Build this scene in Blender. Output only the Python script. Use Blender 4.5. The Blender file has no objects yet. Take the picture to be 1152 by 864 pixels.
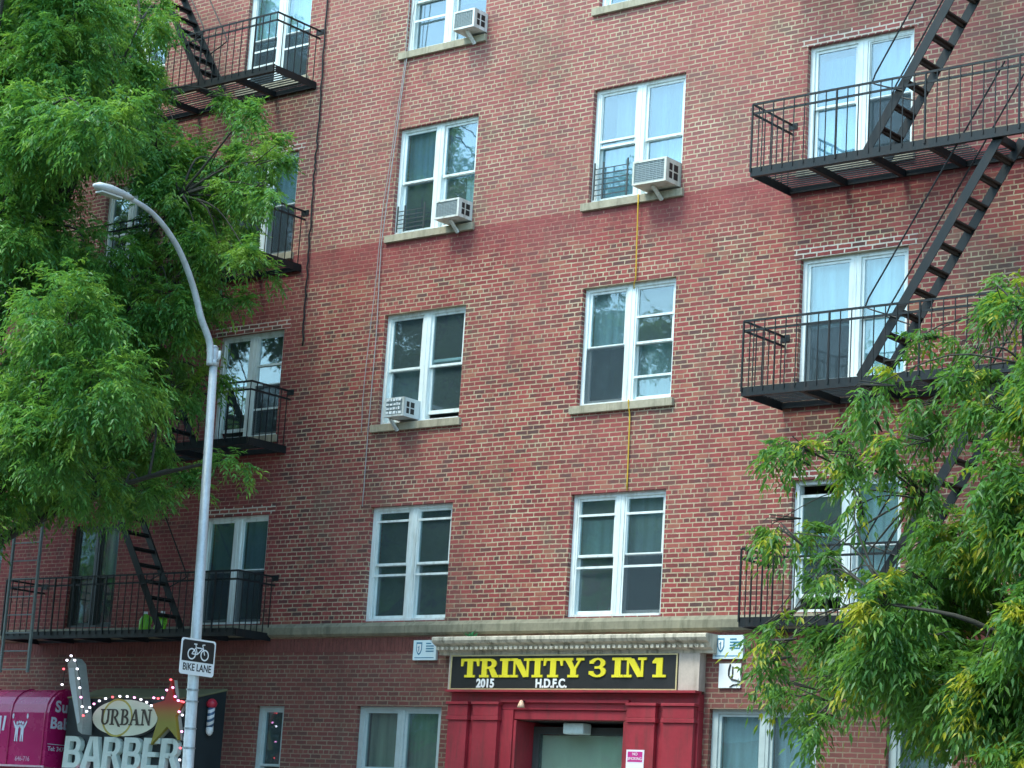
import bpy, math, random
import numpy as np
from mathutils import Vector, Matrix

rad = math.radians
scene = bpy.context.scene
COL = scene.collection

# ------------------------------------------------------------------ camera
CAM_LOC = Vector((0.0, -25.08, 1.49))
YAW, PITCH, ROLL = 0.68986, 0.20440, 0.06251
cy, sy, cp, sp = math.cos(YAW), math.sin(YAW), math.cos(PITCH), math.sin(PITCH)
fwd = Vector((-sy * cp, cy * cp, sp))
r0 = Vector((cy, sy, 0))
u0 = r0.cross(fwd)
rgt = math.cos(ROLL) * r0 + math.sin(ROLL) * u0
upv = -math.sin(ROLL) * r0 + math.cos(ROLL) * u0
cam_data = bpy.data.cameras.new('camera')
cam = bpy.data.objects.new('camera', cam_data)
COL.objects.link(cam)
M = Matrix.Identity(4)
for i in range(3):
    M[i][0], M[i][1], M[i][2], M[i][3] = rgt[i], upv[i], -fwd[i], CAM_LOC[i]
cam.matrix_world = M
cam_data.sensor_width = 36.0
cam_data.lens = 2559.2 / 1152 * 36.0
cam_data.clip_start = 0.1
cam_data.clip_end = 2000
scene.camera = cam

# ------------------------------------------------------------------ world, sun, exposure
SUN_EL, SUN_AZ = rad(58), rad(200)        # azimuth measured clockwise from +Y (north)
world = bpy.data.worlds.new('World')
scene.world = world
world.use_nodes = True
wn = world.node_tree
wn.nodes.clear()
out = wn.nodes.new('ShaderNodeOutputWorld')
bg = wn.nodes.new('ShaderNodeBackground')
sky = wn.nodes.new('ShaderNodeTexSky')
sky.sky_type = 'NISHITA'
sky.sun_disc = False
sky.sun_elevation = SUN_EL
sky.sun_rotation = SUN_AZ
sky.altitude = 20
sky.air_density = 1.0
sky.dust_density = 1.4
sky.ozone_density = 1.2
bg.inputs['Strength'].default_value = 0.15
tone = wn.nodes.new('ShaderNodeMix')          # green tint put into the sky light for the camera's colour cast
tone.data_type = 'RGBA'; tone.blend_type = 'MULTIPLY'; tone.inputs[0].default_value = 1.0
tone.inputs[7].default_value = (0.90, 1.10, 1.02, 1)
wn.links.new(sky.outputs[0], tone.inputs[6])
wn.links.new(tone.outputs[2], bg.inputs[0])
wn.links.new(bg.outputs[0], out.inputs[0])
sun_d = bpy.data.lights.new('sun', 'SUN')
sun_d.energy = 0.85
sun_d.angle = rad(15)
sun_d.color = (1.0, 1.0, 0.88)
sun = bpy.data.objects.new('sun', sun_d)
COL.objects.link(sun)
sdir = Vector((math.sin(SUN_AZ) * math.cos(SUN_EL), math.cos(SUN_AZ) * math.cos(SUN_EL), math.sin(SUN_EL)))
sun.rotation_euler = (-sdir).to_track_quat('-Z', 'Y').to_euler()
sun.location = (0, -40, 60)
vs = scene.view_settings
vs.view_transform = 'Standard'
vs.look = 'None'
vs.exposure = 1.82
vs.gamma = 1.0
vs.use_curve_mapping = False


# ------------------------------------------------------------------ helpers
def tag(o, label=None, cat=None, group=None, kind=None):
    if label: o['label'] = label
    if cat: o['category'] = cat
    if group: o['group'] = group
    if kind: o['kind'] = kind
    return o


def empty(name, loc=(0, 0, 0)):
    o = bpy.data.objects.new(name, None)
    o.empty_display_size = 0.2
    o.location = loc
    COL.objects.link(o)
    return o


def wpos(o):
    p = Vector((0, 0, 0))
    while o is not None:
        p += Vector(o.location)
        o = o.parent
    return p


class MB:
    """collects polygons in world coordinates and links them as one mesh"""
    def __init__(self):
        self.v, self.f, self.m = [], [], []

    def poly(self, pts, mi=0):
        n = len(self.v)
        self.v += [tuple(p) for p in pts]
        self.f.append(tuple(range(n, n + len(pts))))
        self.m.append(mi)

    def box(self, x0, x1, y0, y1, z0, z1, mi=0):
        if x0 > x1: x0, x1 = x1, x0
        if y0 > y1: y0, y1 = y1, y0
        if z0 > z1: z0, z1 = z1, z0
        n = len(self.v)
        self.v += [(x0, y0, z0), (x1, y0, z0), (x1, y1, z0), (x0, y1, z0), (x0, y0, z1), (x1, y0, z1), (x1, y1, z1), (x0, y1, z1)]
        for q in ((0, 3, 2, 1), (4, 5, 6, 7), (0, 1, 5, 4), (1, 2, 6, 5), (2, 3, 7, 6), (3, 0, 4, 7)):
            self.f.append(tuple(n + i for i in q)); self.m.append(mi)
        return self

    def bar(self, a, b, w, h, up=(0, 0, 1), mi=0):
        a, b = Vector(a), Vector(b)
        d = (b - a).normalized()
        s = d.cross(Vector(up))
        if s.length < 1e-4: s = d.cross(Vector((0, 1, 0)))
        s.normalize()
        t = s.cross(d)
        n = len(self.v)
        for p in (a, b):
            for i, j in ((-1, -1), (1, -1), (1, 1), (-1, 1)):
                self.v.append(tuple(p + s * (i * w / 2) + t * (j * h / 2)))
        for q in ((0, 1, 2, 3), (7, 6, 5, 4), (0, 4, 5, 1), (1, 5, 6, 2), (2, 6, 7, 3), (3, 7, 4, 0)):
            self.f.append(tuple(n + i for i in q)); self.m.append(mi)
        return self

    def tube(self, pts, rads, k=8, mi=0):
        pts = [Vector(p) for p in pts]
        if not hasattr(rads, '__len__'): rads = [rads] * len(pts)
        n = len(self.v)
        prev = None
        for i, p in enumerate(pts):
            d = (pts[min(i + 1, len(pts) - 1)] - pts[max(i - 1, 0)]).normalized()
            if prev is None:
                s = d.cross(Vector((0, 0, 1)))
                if s.length < 1e-3: s = d.cross(Vector((0, 1, 0)))
            else:
                s = prev - d * prev.dot(d)
            s.normalize(); prev = s
            t = d.cross(s)
            for j in range(k):
                a = 2 * math.pi * j / k
                self.v.append(tuple(p + (s * math.cos(a) + t * math.sin(a)) * rads[i]))
        for i in range(len(pts) - 1):
            for j in range(k):
                a = n + i * k + j; b = n + i * k + (j + 1) % k
                self.f.append((a, b, b + k, a + k)); self.m.append(mi)
        self.f.append(tuple(n + j for j in range(k))[::-1]); self.m.append(mi)
        e = n + (len(pts) - 1) * k
        self.f.append(tuple(e + j for j in range(k))); self.m.append(mi)
        return self

    def prism(self, outline, y0, y1, mi=0):
        """outline of (x, z), extruded from y0 (front) to y1"""
        n = len(outline)
        a = sum(outline[i][0] * outline[(i + 1) % n][1] - outline[(i + 1) % n][0] * outline[i][1] for i in range(n))
        if a < 0: outline = outline[::-1]
        self.poly([(x, y0, z) for x, z in outline], mi)
        self.poly([(x, y1, z) for x, z in outline[::-1]], mi)
        for i in range(n):
            (xa, za), (xb, zb) = outline[i], outline[(i + 1) % n]
            self.poly([(xb, y0, zb), (xa, y0, za), (xa, y1, za), (xb, y1, zb)], mi)
        return self

    def xprism(self, outline, x0, x1, mi=0):
        """outline of (y, z), extruded along x"""
        n = len(outline)
        a = sum(outline[i][0] * outline[(i + 1) % n][1] - outline[(i + 1) % n][0] * outline[i][1] for i in range(n))
        if a < 0: outline = outline[::-1]
        self.poly([(x1, y, z) for y, z in outline], mi)
        self.poly([(x0, y, z) for y, z in outline[::-1]], mi)
        for i in range(n):
            (ya, za), (yb, zb) = outline[i], outline[(i + 1) % n]
            self.poly([(x1, ya, za), (x0, ya, za), (x0, yb, zb), (x1, yb, zb)][::-1], mi)
        return self

    def build(self, name, mats, parent=None, smooth=False, bevel=0):
        me = bpy.data.meshes.new(name)
        o = bpy.data.objects.new(name, me)
        off = Vector((0, 0, 0))
        if parent is not None:
            off = wpos(parent)
            o.parent = parent
        else:
            xs = np.array(self.v)
            c = (xs.min(0) + xs.max(0)) / 2
            off = Vector((float(c[0]), float(c[1]), float(xs[:, 2].min())))
            o.location = off
        me.from_pydata([(v[0] - off[0], v[1] - off[1], v[2] - off[2]) for v in self.v], [], self.f)
        if not isinstance(mats, (list, tuple)): mats = [mats]
        for m in mats: me.materials.append(m)
        if len(mats) > 1: me.polygons.foreach_set('material_index', self.m)
        if smooth:
            me.polygons.foreach_set('use_smooth', [True] * len(me.polygons))
        COL.objects.link(o)
        if bevel:
            b = o.modifiers.new('bevel', 'BEVEL'); b.width = bevel; b.segments = 2; b.limit_method = 'ANGLE'
        return o


# ------------------------------------------------------------------ materials
class NT:
    def __init__(self, name):
        self.mat = bpy.data.materials.new(name)
        self.mat.use_nodes = True
        self.t = self.mat.node_tree
        self.t.nodes.clear()
        self.out = self.t.nodes.new('ShaderNodeOutputMaterial')

    def n(self, typ, **kw):
        x = self.t.nodes.new('ShaderNode' + typ)
        for k, v in kw.items():
            if k in x.inputs.keys() if isinstance(k, str) else False: self.set(x.inputs[k], v)
            elif hasattr(x, k): setattr(x, k, v)
            else: self.set(x.inputs[k.replace('_', ' ')], v)
        return x

    def set(self, inp, v):
        if isinstance(v, bpy.types.NodeSocket): self.t.links.new(v, inp)
        else: inp.default_value = v

    def math(self, op, a, b=0.0, c=None, clamp=False):
        m = self.t.nodes.new('ShaderNodeMath'); m.operation = op; m.use_clamp = clamp
        self.set(m.inputs[0], a); self.set(m.inputs[1], b)
        if c is not None: self.set(m.inputs[2], c)
        return m.outputs[0]

    def mix(self, fac, a, b, blend='MIX'):
        m = self.t.nodes.new('ShaderNodeMix'); m.data_type = 'RGBA'; m.blend_type = blend
        self.set(m.inputs[0], fac); self.set(m.inputs[6], a); self.set(m.inputs[7], b)
        return m.outputs[2]

    def noise(self, vec, scale, detail=3, rough=0.55):
        m = self.t.nodes.new('ShaderNodeTexNoise')
        self.set(m.inputs['Vector'], vec); m.inputs['Scale'].default_value = scale
        m.inputs['Detail'].default_value = detail; m.inputs['Roughness'].default_value = rough
        return m.outputs[0]

    def ramp(self, fac, stops, mode='LINEAR'):
        r = self.t.nodes.new('ShaderNodeValToRGB'); self.set(r.inputs[0], fac)
        cr = r.color_ramp; cr.interpolation = mode
        while len(cr.elements) < len(stops): cr.elements.new(0.5)
        for e, (p, c) in zip(cr.elements, stops):
            e.position = p; e.color = (c[0], c[1], c[2], 1) if hasattr(c, '__len__') else (c, c, c, 1)
        return r.outputs[0]

    def step(self, v, a, b):
        m = self.t.nodes.new('ShaderNodeMapRange'); m.interpolation_type = 'SMOOTHSTEP'
        self.set(m.inputs[0], v); m.inputs[1].default_value = a; m.inputs[2].default_value = b
        m.inputs[3].default_value = 0; m.inputs[4].default_value = 1
        return m.outputs[0]

    def pos(self):
        return self.t.nodes.new('ShaderNodeNewGeometry').outputs['Position']

    def bsdf(self, col, rough=0.6, bump=None, bs=0.3, bd=0.01, metal=0.0, spec=0.5, **kw):
        b = self.t.nodes.new('ShaderNodeBsdfPrincipled')
        self.set(b.inputs['Base Color'], col if isinstance(col, bpy.types.NodeSocket) else (*col, 1))
        self.set(b.inputs['Roughness'], rough); b.inputs['Metallic'].default_value = metal
        b.inputs['Specular IOR Level'].default_value = spec
        if bump is not None:
            bp = self.t.nodes.new('ShaderNodeBump'); bp.inputs['Strength'].default_value = bs
            bp.inputs['Distance'].default_value = bd
            self.set(bp.inputs['Height'], bump); self.t.links.new(bp.outputs[0], b.inputs['Normal'])
        for k, v in kw.items(): self.set(b.inputs[k], v)
        self.t.links.new(b.outputs[0], self.out.inputs[0])
        return b


def mat_plain(name, c, rough=0.55, var=0.18, scale=6, metal=0, bump=0.15, dirt=None, spec=0.5):
    """painted or stony surface with uneven tone"""
    t = NT(name); p = t.pos()
    n1 = t.noise(p, scale, 5, 0.6)
    n2 = t.noise(p, scale * 7, 3, 0.6)
    k = t.math('ADD', t.math('MULTIPLY', n1, 0.65), t.math('MULTIPLY', n2, 0.35))
    lo = tuple(x * (1 - var) for x in c); hi = tuple(min(1, x * (1 + var)) for x in c)
    col = t.ramp(k, [(0.3, lo), (0.7, hi)])
    if dirt:
        dcol, amt = dirt
        mp = t.t.nodes.new('ShaderNodeMapping'); t.set(mp.inputs[0], p); mp.inputs[3].default_value = (9, 9, 1.2)
        s = t.noise(mp.outputs[0], 1.0, 5, 0.65)
        col = t.mix(t.math('MULTIPLY', t.step(s, 0.45, 0.72), amt), col, (*dcol, 1))
    t.bsdf(col, t.ramp(n1, [(0.3, rough - 0.08), (0.7, min(1, rough + 0.1))]), n2, bump, 0.004, metal, spec)
    return t.mat


def mat_brick(name, pale=False):
    t = NT(name)
    p = t.pos()
    s = t.n('SeparateXYZ'); t.set(s.inputs[0], p)
    X, Y, Z = s.outputs
    wob = t.noise(p, 1.3, 2)
    jit = t.math('MULTIPLY', t.math('SUBTRACT', t.noise(p, 14.0, 3), 0.5), 0.016)
    zz = t.math('ADD', t.math('ADD', Z, jit), t.math('MULTIPLY', wob, 0.014))
    jx = t.math('MULTIPLY', t.math('SUBTRACT', t.noise(p, 9.0, 2), 0.5), 0.030)
    cv = t.n('CombineXYZ'); t.set(cv.inputs[0], t.math('ADD', t.math('ADD', X, Y), jx)); t.set(cv.inputs[1], zz)
    b = t.n('TexBrick'); t.set(b.inputs['Vector'], cv.outputs[0])
    b.offset = 0.5; b.offset_frequency = 2; b.squash = 0.5; b.squash_frequency = 6
    b.inputs['Color1'].default_value = (0, 0, 0, 1); b.inputs['Color2'].default_value = (1, 1, 1, 1)
    b.inputs['Mortar'].default_value = (0.5, 0.5, 0.5, 1)
    b.inputs['Scale'].default_value = 1.0
    b.inputs['Mortar Size'].default_value = 0.0095 if not pale else 0.011
    b.inputs['Mortar Smooth'].default_value = 0.25
    b.inputs['Bias'].default_value = 0.0
    b.inputs['Brick Width'].default_value = 0.212
    b.inputs['Row Height'].default_value = 0.0672
    big = t.noise(p, 0.55, 4, 0.6)
    mid = t.noise(p, 3.0, 4, 0.65)
    fine = t.noise(p, 60, 3, 0.6)
    rnd = t.math('ADD', b.outputs['Color'], t.math('MULTIPLY', t.math('SUBTRACT', mid, 0.5), 1.1), clamp=True)
    brick = t.ramp(rnd, [(0.0, (0.095, 0.050, 0.050)), (0.10, (0.145, 0.052, 0.048)), (0.22, (0.210, 0.046, 0.046)),
                         (0.55, (0.275, 0.055, 0.055)), (0.8, (0.340, 0.070, 0.066)), (1.0, (0.34, 0.125, 0.085))])
    brick = t.mix(t.math('MULTIPLY', fine, 0.35), brick, (0.13, 0.045, 0.04, 1))
    mort = t.ramp(t.noise(p, 1.1, 4, 0.6), [(0.32, (0.33, 0.27, 0.17)), (0.5, (0.46, 0.39, 0.26)), (0.68, (0.56, 0.49, 0.34))])
    # upper storeys: paler, greyer brick
    up = t.step(Z, 10.68, 10.80)
    brick = t.mix(t.math('MULTIPLY', up, t.ramp(big, [(0.3, 0.28), (0.7, 0.52)])), brick, (0.335, 0.140, 0.135, 1))
    # grey-green soiled patches of brick
    soil = t.step(t.noise(p, 0.8, 6, 0.75), 0.50, 0.66)
    brick = t.mix(t.math('MULTIPLY', soil, 0.60), brick, (0.125, 0.105, 0.080, 1))
    # ground storey: darker, browner brick with darker joints
    low = t.math('SUBTRACT', 1.0, t.step(Z, 4.45, 4.60))
    brick = t.mix(t.math('MULTIPLY', low, 0.6), brick, (0.135, 0.062, 0.052, 1))
    mort = t.mix(t.math('MULTIPLY', low, 0.6), mort, (0.13, 0.10, 0.075, 1))
    if not pale:
        # red masonry wash: a band below the fifth storey and the left third of the wall
        blot = t.noise(p, 2.2, 6, 0.7)
        f1 = t.step(Z, 9.3, 10.9)
        left = t.math('SUBTRACT', 1.0, t.step(X, -26.0, -23.6))
        amt = t.math('MAXIMUM', f1, t.math('MULTIPLY', left, 0.75))
        amt = t.math('MULTIPLY', amt, t.math('SUBTRACT', 1.0, up))
        amt = t.math('MULTIPLY', amt, t.step(Z, 4.5, 4.7))
        m = t.step(t.math('ADD', blot, t.math('MULTIPLY', amt, 0.56)), 0.64, 0.94)
        m = t.math('MULTIPLY', m, amt)
        wash = t.ramp(mid, [(0.3, (0.190, 0.038, 0.044)), (0.7, (0.285, 0.060, 0.062))])
        brick = t.mix(t.math('MULTIPLY', m, 0.75), brick, wash)
        speck = t.step(t.noise(p, 26, 3, 0.6), 0.56, 0.66)
        mm = t.math('MULTIPLY', m, t.math('SUBTRACT', 1.0, t.math('MULTIPLY', speck, 0.9)))
        mort = t.mix(t.math('MULTIPLY', mm, 0.86), mort, wash)
    else:
        mort = t.mix(0.75, mort, (0.62, 0.58, 0.50, 1))
    mfac = b.outputs['Fac']
    mp = t.t.nodes.new('ShaderNodeMapping'); t.set(mp.inputs[0], p); mp.inputs[3].default_value = (3.4, 3.4, 0.30)
    strk = t.step(t.noise(mp.outputs[0], 1.0, 5, 0.7), 0.48, 0.70)
    patch = t.step(t.noise(p, 0.38, 3, 0.6), 0.42, 0.62)
    # joints worn back or filled with soot in patches, so their contrast comes and goes
    worn = t.ramp(t.noise(p, 5.0, 5, 0.75), [(0.40, 1.0), (0.66, 0.50)])
    big2 = t.ramp(t.noise(p, 0.7, 3, 0.6), [(0.35, 0.80), (0.55, 1.0)])
    col = t.mix(t.math('MULTIPLY', mfac, t.math('MULTIPLY', worn, big2)) if not pale else mfac, brick, mort)
    col = t.mix(t.math('MULTIPLY', strk, 0.32), col, (0.110, 0.062, 0.052, 1))
    col = t.mix(t.math('MULTIPLY', patch, 0.14), col, (0.36, 0.16, 0.14, 1))
    h = t.math('ADD', t.math('SUBTRACT', 1.0, mfac), t.math('MULTIPLY', fine, 0.3))
    t.bsdf(col, 0.85, h, 0.6, 0.008, spec=0.25)
    return t.mat


def mat_glass(name, tint=(0.80, 0.91, 0.93), k=2.2, wob=1.0):
    t = NT(name); p = t.pos()
    bp = t.n('Bump'); bp.inputs['Strength'].default_value = 0.05 * wob; bp.inputs['Distance'].default_value = 0.05
    t.set(bp.inputs['Height'], t.noise(p, 2.2, 2))
    geo = t.n('NewGeometry'); dt = t.n('VectorMath', operation='DOT_PRODUCT')
    t.set(dt.inputs[0], geo.outputs['Normal']); t.set(dt.inputs[1], geo.outputs['Incoming'])
    om = t.math('SUBTRACT', 1.0, t.math('ABSOLUTE', dt.outputs['Value']), clamp=True)
    fres = t.math('ADD', t.math('MULTIPLY', t.math('POWER', om, 4.0), 0.9), 0.045)
    g = t.n('BsdfGlossy', Roughness=0.02); g.inputs['Color'].default_value = (0.93, 0.98, 1, 1)
    t.set(g.inputs['Normal'], bp.outputs[0])
    tr = t.n('BsdfTransparent'); tr.inputs['Color'].default_value = (*tint, 1)
    d = t.n('BsdfDiffuse'); d.inputs['Color'].default_value = (0.30, 0.42, 0.44, 1)
    pane_lift = t.n('MixShader'); pane_lift.inputs[0].default_value = 0.10  # teal diffuse share painted in to lift the dark panes
    t.set(pane_lift.inputs[1], tr.outputs[0]); t.set(pane_lift.inputs[2], d.outputs[0])
    mx = t.n('MixShader'); t.set(mx.inputs[0], t.math('MULTIPLY', fres, k, clamp=True))
    t.set(mx.inputs[1], pane_lift.outputs[0]); t.set(mx.inputs[2], g.outputs[0])
    t.t.links.new(mx.outputs[0], t.out.inputs[0])
    return t.mat


def mat_leaf(name, dark, mid, light, yellow, yamt):
    t = NT(name); p = t.pos()
    at = t.n('Attribute', attribute_name='rnd')
    clump = t.noise(p, 1.1, 3)
    k = t.math('ADD', t.math('MULTIPLY', at.outputs['Fac'], 0.55), t.math('MULTIPLY', clump, 0.5), clamp=True)
    col = t.ramp(k, [(0.2, dark), (0.5, mid), (0.8, light)])
    yn = t.math('ADD', t.noise(p, 1.9, 2), t.math('MULTIPLY', at.outputs['Fac'], 0.16))
    col = t.mix(t.math('MULTIPLY', t.step(yn, 0.66 - yamt, 0.76 - yamt), 0.9), col, (*yellow, 1))
    b = t.n('BsdfPrincipled'); t.set(b.inputs['Base Color'], col); b.inputs['Roughness'].default_value = 0.42
    b.inputs['Specular IOR Level'].default_value = 0.45
    tl = t.n('BsdfTranslucent'); t.set(tl.inputs['Color'], t.mix(0.5, col, (0.22, 0.40, 0.03, 1)))
    mx = t.n('MixShader'); mx.inputs[0].default_value = 0.5
    t.set(mx.inputs[1], b.outputs[0]); t.set(mx.inputs[2], tl.outputs[0])
    t.t.links.new(mx.outputs[0], t.out.inputs[0])
    return t.mat


def mat_cloth(name, c, fold=9.0, var=0.35):
    """hanging cloth with soft vertical folds"""
    t = NT(name); p = t.pos()
    mp = t.t.nodes.new('ShaderNodeMapping'); t.set(mp.inputs[0], p); mp.inputs[3].default_value = (fold, fold, 0.6)
    n = t.noise(mp.outputs[0], 1.0, 3, 0.5)
    col = t.ramp(n, [(0.3, tuple(x * (1 - var) for x in c)), (0.7, tuple(min(1, x * (1 + var)) for x in c))])
    t.bsdf(col, 0.9, n, 0.8, 0.03)
    return t.mat


def mat_emit(name, c, s):
    t = NT(name)
    e = t.n('Emission', Strength=s); e.inputs['Color'].default_value = (*c, 1)
    t.t.links.new(e.outputs[0], t.out.inputs[0])
    return t.mat


BRICK = mat_brick('weathered_brick')
LINTEL = mat_brick('pale_jointed_brick', pale=True)
STONE = mat_plain('cast_stone', (0.36, 0.32, 0.235), 0.85, 0.25, 3, bump=0.4, dirt=((0.13, 0.12, 0.08), 0.6))
LEDGE = mat_plain('ledge_stone', (0.22, 0.205, 0.145), 0.85, 0.3, 2, bump=0.4, dirt=((0.09, 0.09, 0.06), 0.7))
CORNICE = mat_plain('painted_cornice', (0.60, 0.54, 0.43), 0.75, 0.2, 4, bump=0.4, dirt=((0.10, 0.09, 0.06), 0.85))
WHITE = mat_plain('white_frame_paint', (0.74, 0.81, 0.80), 0.4, 0.05, 3, bump=0.05, dirt=((0.36, 0.37, 0.31), 0.5))
GREYFRAME = mat_plain('grey_aluminium_frame', (0.42, 0.50, 0.50), 0.45, 0.12, 5, bump=0.05)
DARKFRAME = mat_plain('dark_frame_paint', (0.045, 0.055, 0.055), 0.5, 0.2, 5)
IRON = mat_plain('black_iron_paint', (0.007, 0.011, 0.013), 0.5, 0.35, 8, bump=0.4, dirt=((0.035, 0.020, 0.014), 0.4), spec=0.35)
RUSTY = mat_plain('rusty_iron', (0.035, 0.024, 0.020), 0.7, 0.4, 9, bump=0.4)
RED = mat_plain('glossy_red_paint', (0.30, 0.022, 0.036), 0.5, 0.22, 2.2, bump=0.4, dirt=((0.13, 0.03, 0.03), 0.6))
GALV = mat_plain('galvanised_steel', (0.50, 0.54, 0.56), 0.45, 0.2, 5, metal=0.25, bump=0.15, dirt=((.26, .27, .25), .55))
GLASS = mat_glass('window_glass')
GLASSUP = mat_glass('upper_window_glass', (0.74, 0.88, 0.94), 3.0)
ROOMWALL = mat_plain('dim_plaster', (0.16, 0.15, 0.13), 0.9, 0.2, 2)
ACW = mat_plain('casing_paint', (0.66, 0.67, 0.62), 0.5, 0.08, 6, bump=0.05, dirt=((0.35, 0.33, 0.27), 0.5))
ACG = mat_plain('grille_grey', (0.30, 0.35, 0.36), 0.5, 0.15, 40)
BLACK = mat_plain('matt_black', (0.012, 0.014, 0.015), 0.55, 0.2, 5)
SIGNWHITE = mat_plain('sign_white', (0.78, 0.80, 0.80), 0.4, 0.04, 8, bump=0.02)
YELLOW = mat_plain('yellow_paint', (0.72, 0.62, 0.03), 0.45, 0.08, 9, bump=0.03)
CREAM = mat_plain('cream_paint', (0.62, 0.60, 0.44), 0.5, 0.06, 8, bump=0.03)
t = NT('insect_mesh')
_a = t.n('BsdfTransparent'); _b = t.n('BsdfDiffuse'); _b.inputs['Color'].default_value = (.06, .085, .10, 1); _m = t.n('MixShader')
_m.inputs[0].default_value = .42; t.set(_m.inputs[1], _a.outputs[0]); t.set(_m.inputs[2], _b.outputs[0]); t.t.links.new(_m.outputs[0], t.out.inputs[0])
SCREEN = t.mat
BARK = mat_plain('grey_brown_bark', (0.042, 0.040, 0.032), 0.9, 0.4, 14, bump=0.9)


# ------------------------------------------------------------------ ground
def struct(name, mb, m, **k):
    return tag(mb.build(name, m, **k), kind='structure')


def mat_asphalt():
    t = NT('asphalt'); p = t.pos()
    n = t.noise(p, 0.6, 5, 0.6); f = t.noise(p, 90, 2)
    col = t.mix(f, t.ramp(n, [(0.3, (0.036, 0.036, 0.038)), (0.7, (0.065, 0.064, 0.062))]), (0.07, 0.07, 0.07, 1))
    t.bsdf(col, 0.85, f, 0.5, 0.004)
    return t.mat


def mat_paving():
    t = NT('concrete_paving'); p = t.pos()
    b = t.n('TexBrick'); t.set(b.inputs['Vector'], p); b.offset = 0
    b.inputs['Color1'].default_value = (0.27, 0.26, 0.24, 1); b.inputs['Color2'].default_value = (0.34, 0.33, 0.30, 1)
    b.inputs['Mortar'].default_value = (0.10, 0.10, 0.09, 1); b.inputs['Mortar Size'].default_value = 0.008
    b.inputs['Brick Width'].default_value = 1.5; b.inputs['Row Height'].default_value = 1.5; b.inputs['Scale'].default_value = 1
    n = t.noise(p, 3, 5)
    t.bsdf(t.mix(t.math('MULTIPLY', n, 0.5), b.outputs[0], (0.17, 0.16, 0.15, 1)), 0.9, n, 0.3, 0.004)
    return t.mat


ASPH, PAVE = mat_asphalt(), mat_paving()
KERB = mat_plain('granite_kerb', (0.33, 0.33, 0.32), 0.8, 0.2, 12)
g = MB(); g.poly([(-500, -500, -0.02), (500, -500, -0.02), (500, 500, -0.02), (-500, 500, -0.02)]); struct('ground', g, mat_plain('bare_ground', (0.12, 0.11, 0.10), 0.95, 0.2, 0.2))
g = MB(); g.poly([(-200, -27, 0), (200, -27, 0), (200, -5.5, 0), (-200, -5.5, 0)]); struct('road', g, ASPH)
g = MB(); g.box(-200, 200, -5.35, 12, -0.3, 0.13); struct('pavement', g, PAVE)
g = MB(); g.box(-200, 200, -5.5, -5.352, -0.3, 0.134); struct('kerb', g, KERB)
g = MB(); g.box(-200, 200, -34, -27.0, -0.3, 0.12); struct('opposite_pavement', g, PAVE)
g = MB()
for k in range(-20, 21): g.box(k * 9.0, k * 9.0 + 3, -16.1, -15.97, 0.001, 0.004)
struct('lane_markings', g, SIGNWHITE)
g = MB(); g.box(-200, 200, -8.15, -8.03, 0.001, 0.004); struct('bike_lane_line', g, SIGNWHITE)

# ------------------------------------------------------------------ the building
BLD = tag(empty('apartment_building', (-25, 0, 0.13)),
          'long red brick apartment block with white paired sash windows and a red painted entrance', 'building')
SILL = {k: 4.8 + 3 * (k - 2) for k in range(2, 6)}
HW = 1.735
WX0, WX1, WTOP = -48.0, -3.0, 19.2
cols = {'Y': (-37.9, 1.5), 'Z': (-33.5, 1.5), 'A': (-30.17, 1.2), 'B': (-26.97, 1.49), 'C': (-23.31, 1.63), 'D': (-19.48, 1.63), 'E': (-15.83, 1.63), 'F': (-11.9, 1.63)}
openings = []      # x0,x1,z0,z1,col,floor
for c, (x, w) in cols.items():
    for k in range(2, 6):
        openings.append((x, x + w, SILL[k], SILL[k] + HW, c, k))
ground = [(-25.40, -24.80, 1.75, 3.53), (-23.28, -21.63, 1.75, 3.54), (-16.98, -15.33, 1.75, 3.55), (-14.33, -13.42, 1.75, 3.54), (-11.5, -10.0, 1.75, 3.54)]
for gnd in ground: openings.append((*gnd, 'G', 1))
DOOR = (-20.20, -18.25, 0.13, 3.36)
openings.append((*DOOR, 'DOOR', 0))
SHOPS = [(-31.8, -29.5, 0.13, 2.30), (-28.6, -26.35, 0.13, 2.20)]
for s_ in SHOPS: openings.append((*s_, 'SHOP', 0))

xs = sorted({WX0, WX1} | {round(o[0], 3) for o in openings} | {round(o[1], 3) for o in openings})
zs = sorted({0.13, WTOP} | {round(o[2], 3) for o in openings} | {round(o[3], 3) for o in openings})
wall = MB()
T = 0.30
for i in range(len(xs) - 1):
    for j in range(len(zs) - 1):
        cx, cz = (xs[i] + xs[i + 1]) / 2, (zs[j] + zs[j + 1]) / 2
        if any(o[0] < cx < o[1] and o[2] < cz < o[3] for o in openings): continue
        x0, x1, z0, z1 = xs[i], xs[i + 1], zs[j], zs[j + 1]
        wall.poly([(x0, 0, z0), (x1, 0, z0), (x1, 0, z1), (x0, 0, z1)])
        wall.poly([(x0, T, z1), (x1, T, z1), (x1, T, z0), (x0, T, z0)])
for x0, x1, z0, z1, *_ in openings:
    wall.poly([(x0, 0, z0), (x0, T, z0), (x0, T, z1), (x0, 0, z1)][::-1])
    wall.poly([(x1, 0, z0), (x1, T, z0), (x1, T, z1), (x1, 0, z1)])
    wall.poly([(x0, 0, z1), (x1, 0, z1), (x1, T, z1), (x0, T, z1)][::-1])
    wall.poly([(x0, 0, z0), (x1, 0, z0), (x1, T, z0), (x0, T, z0)])
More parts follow.
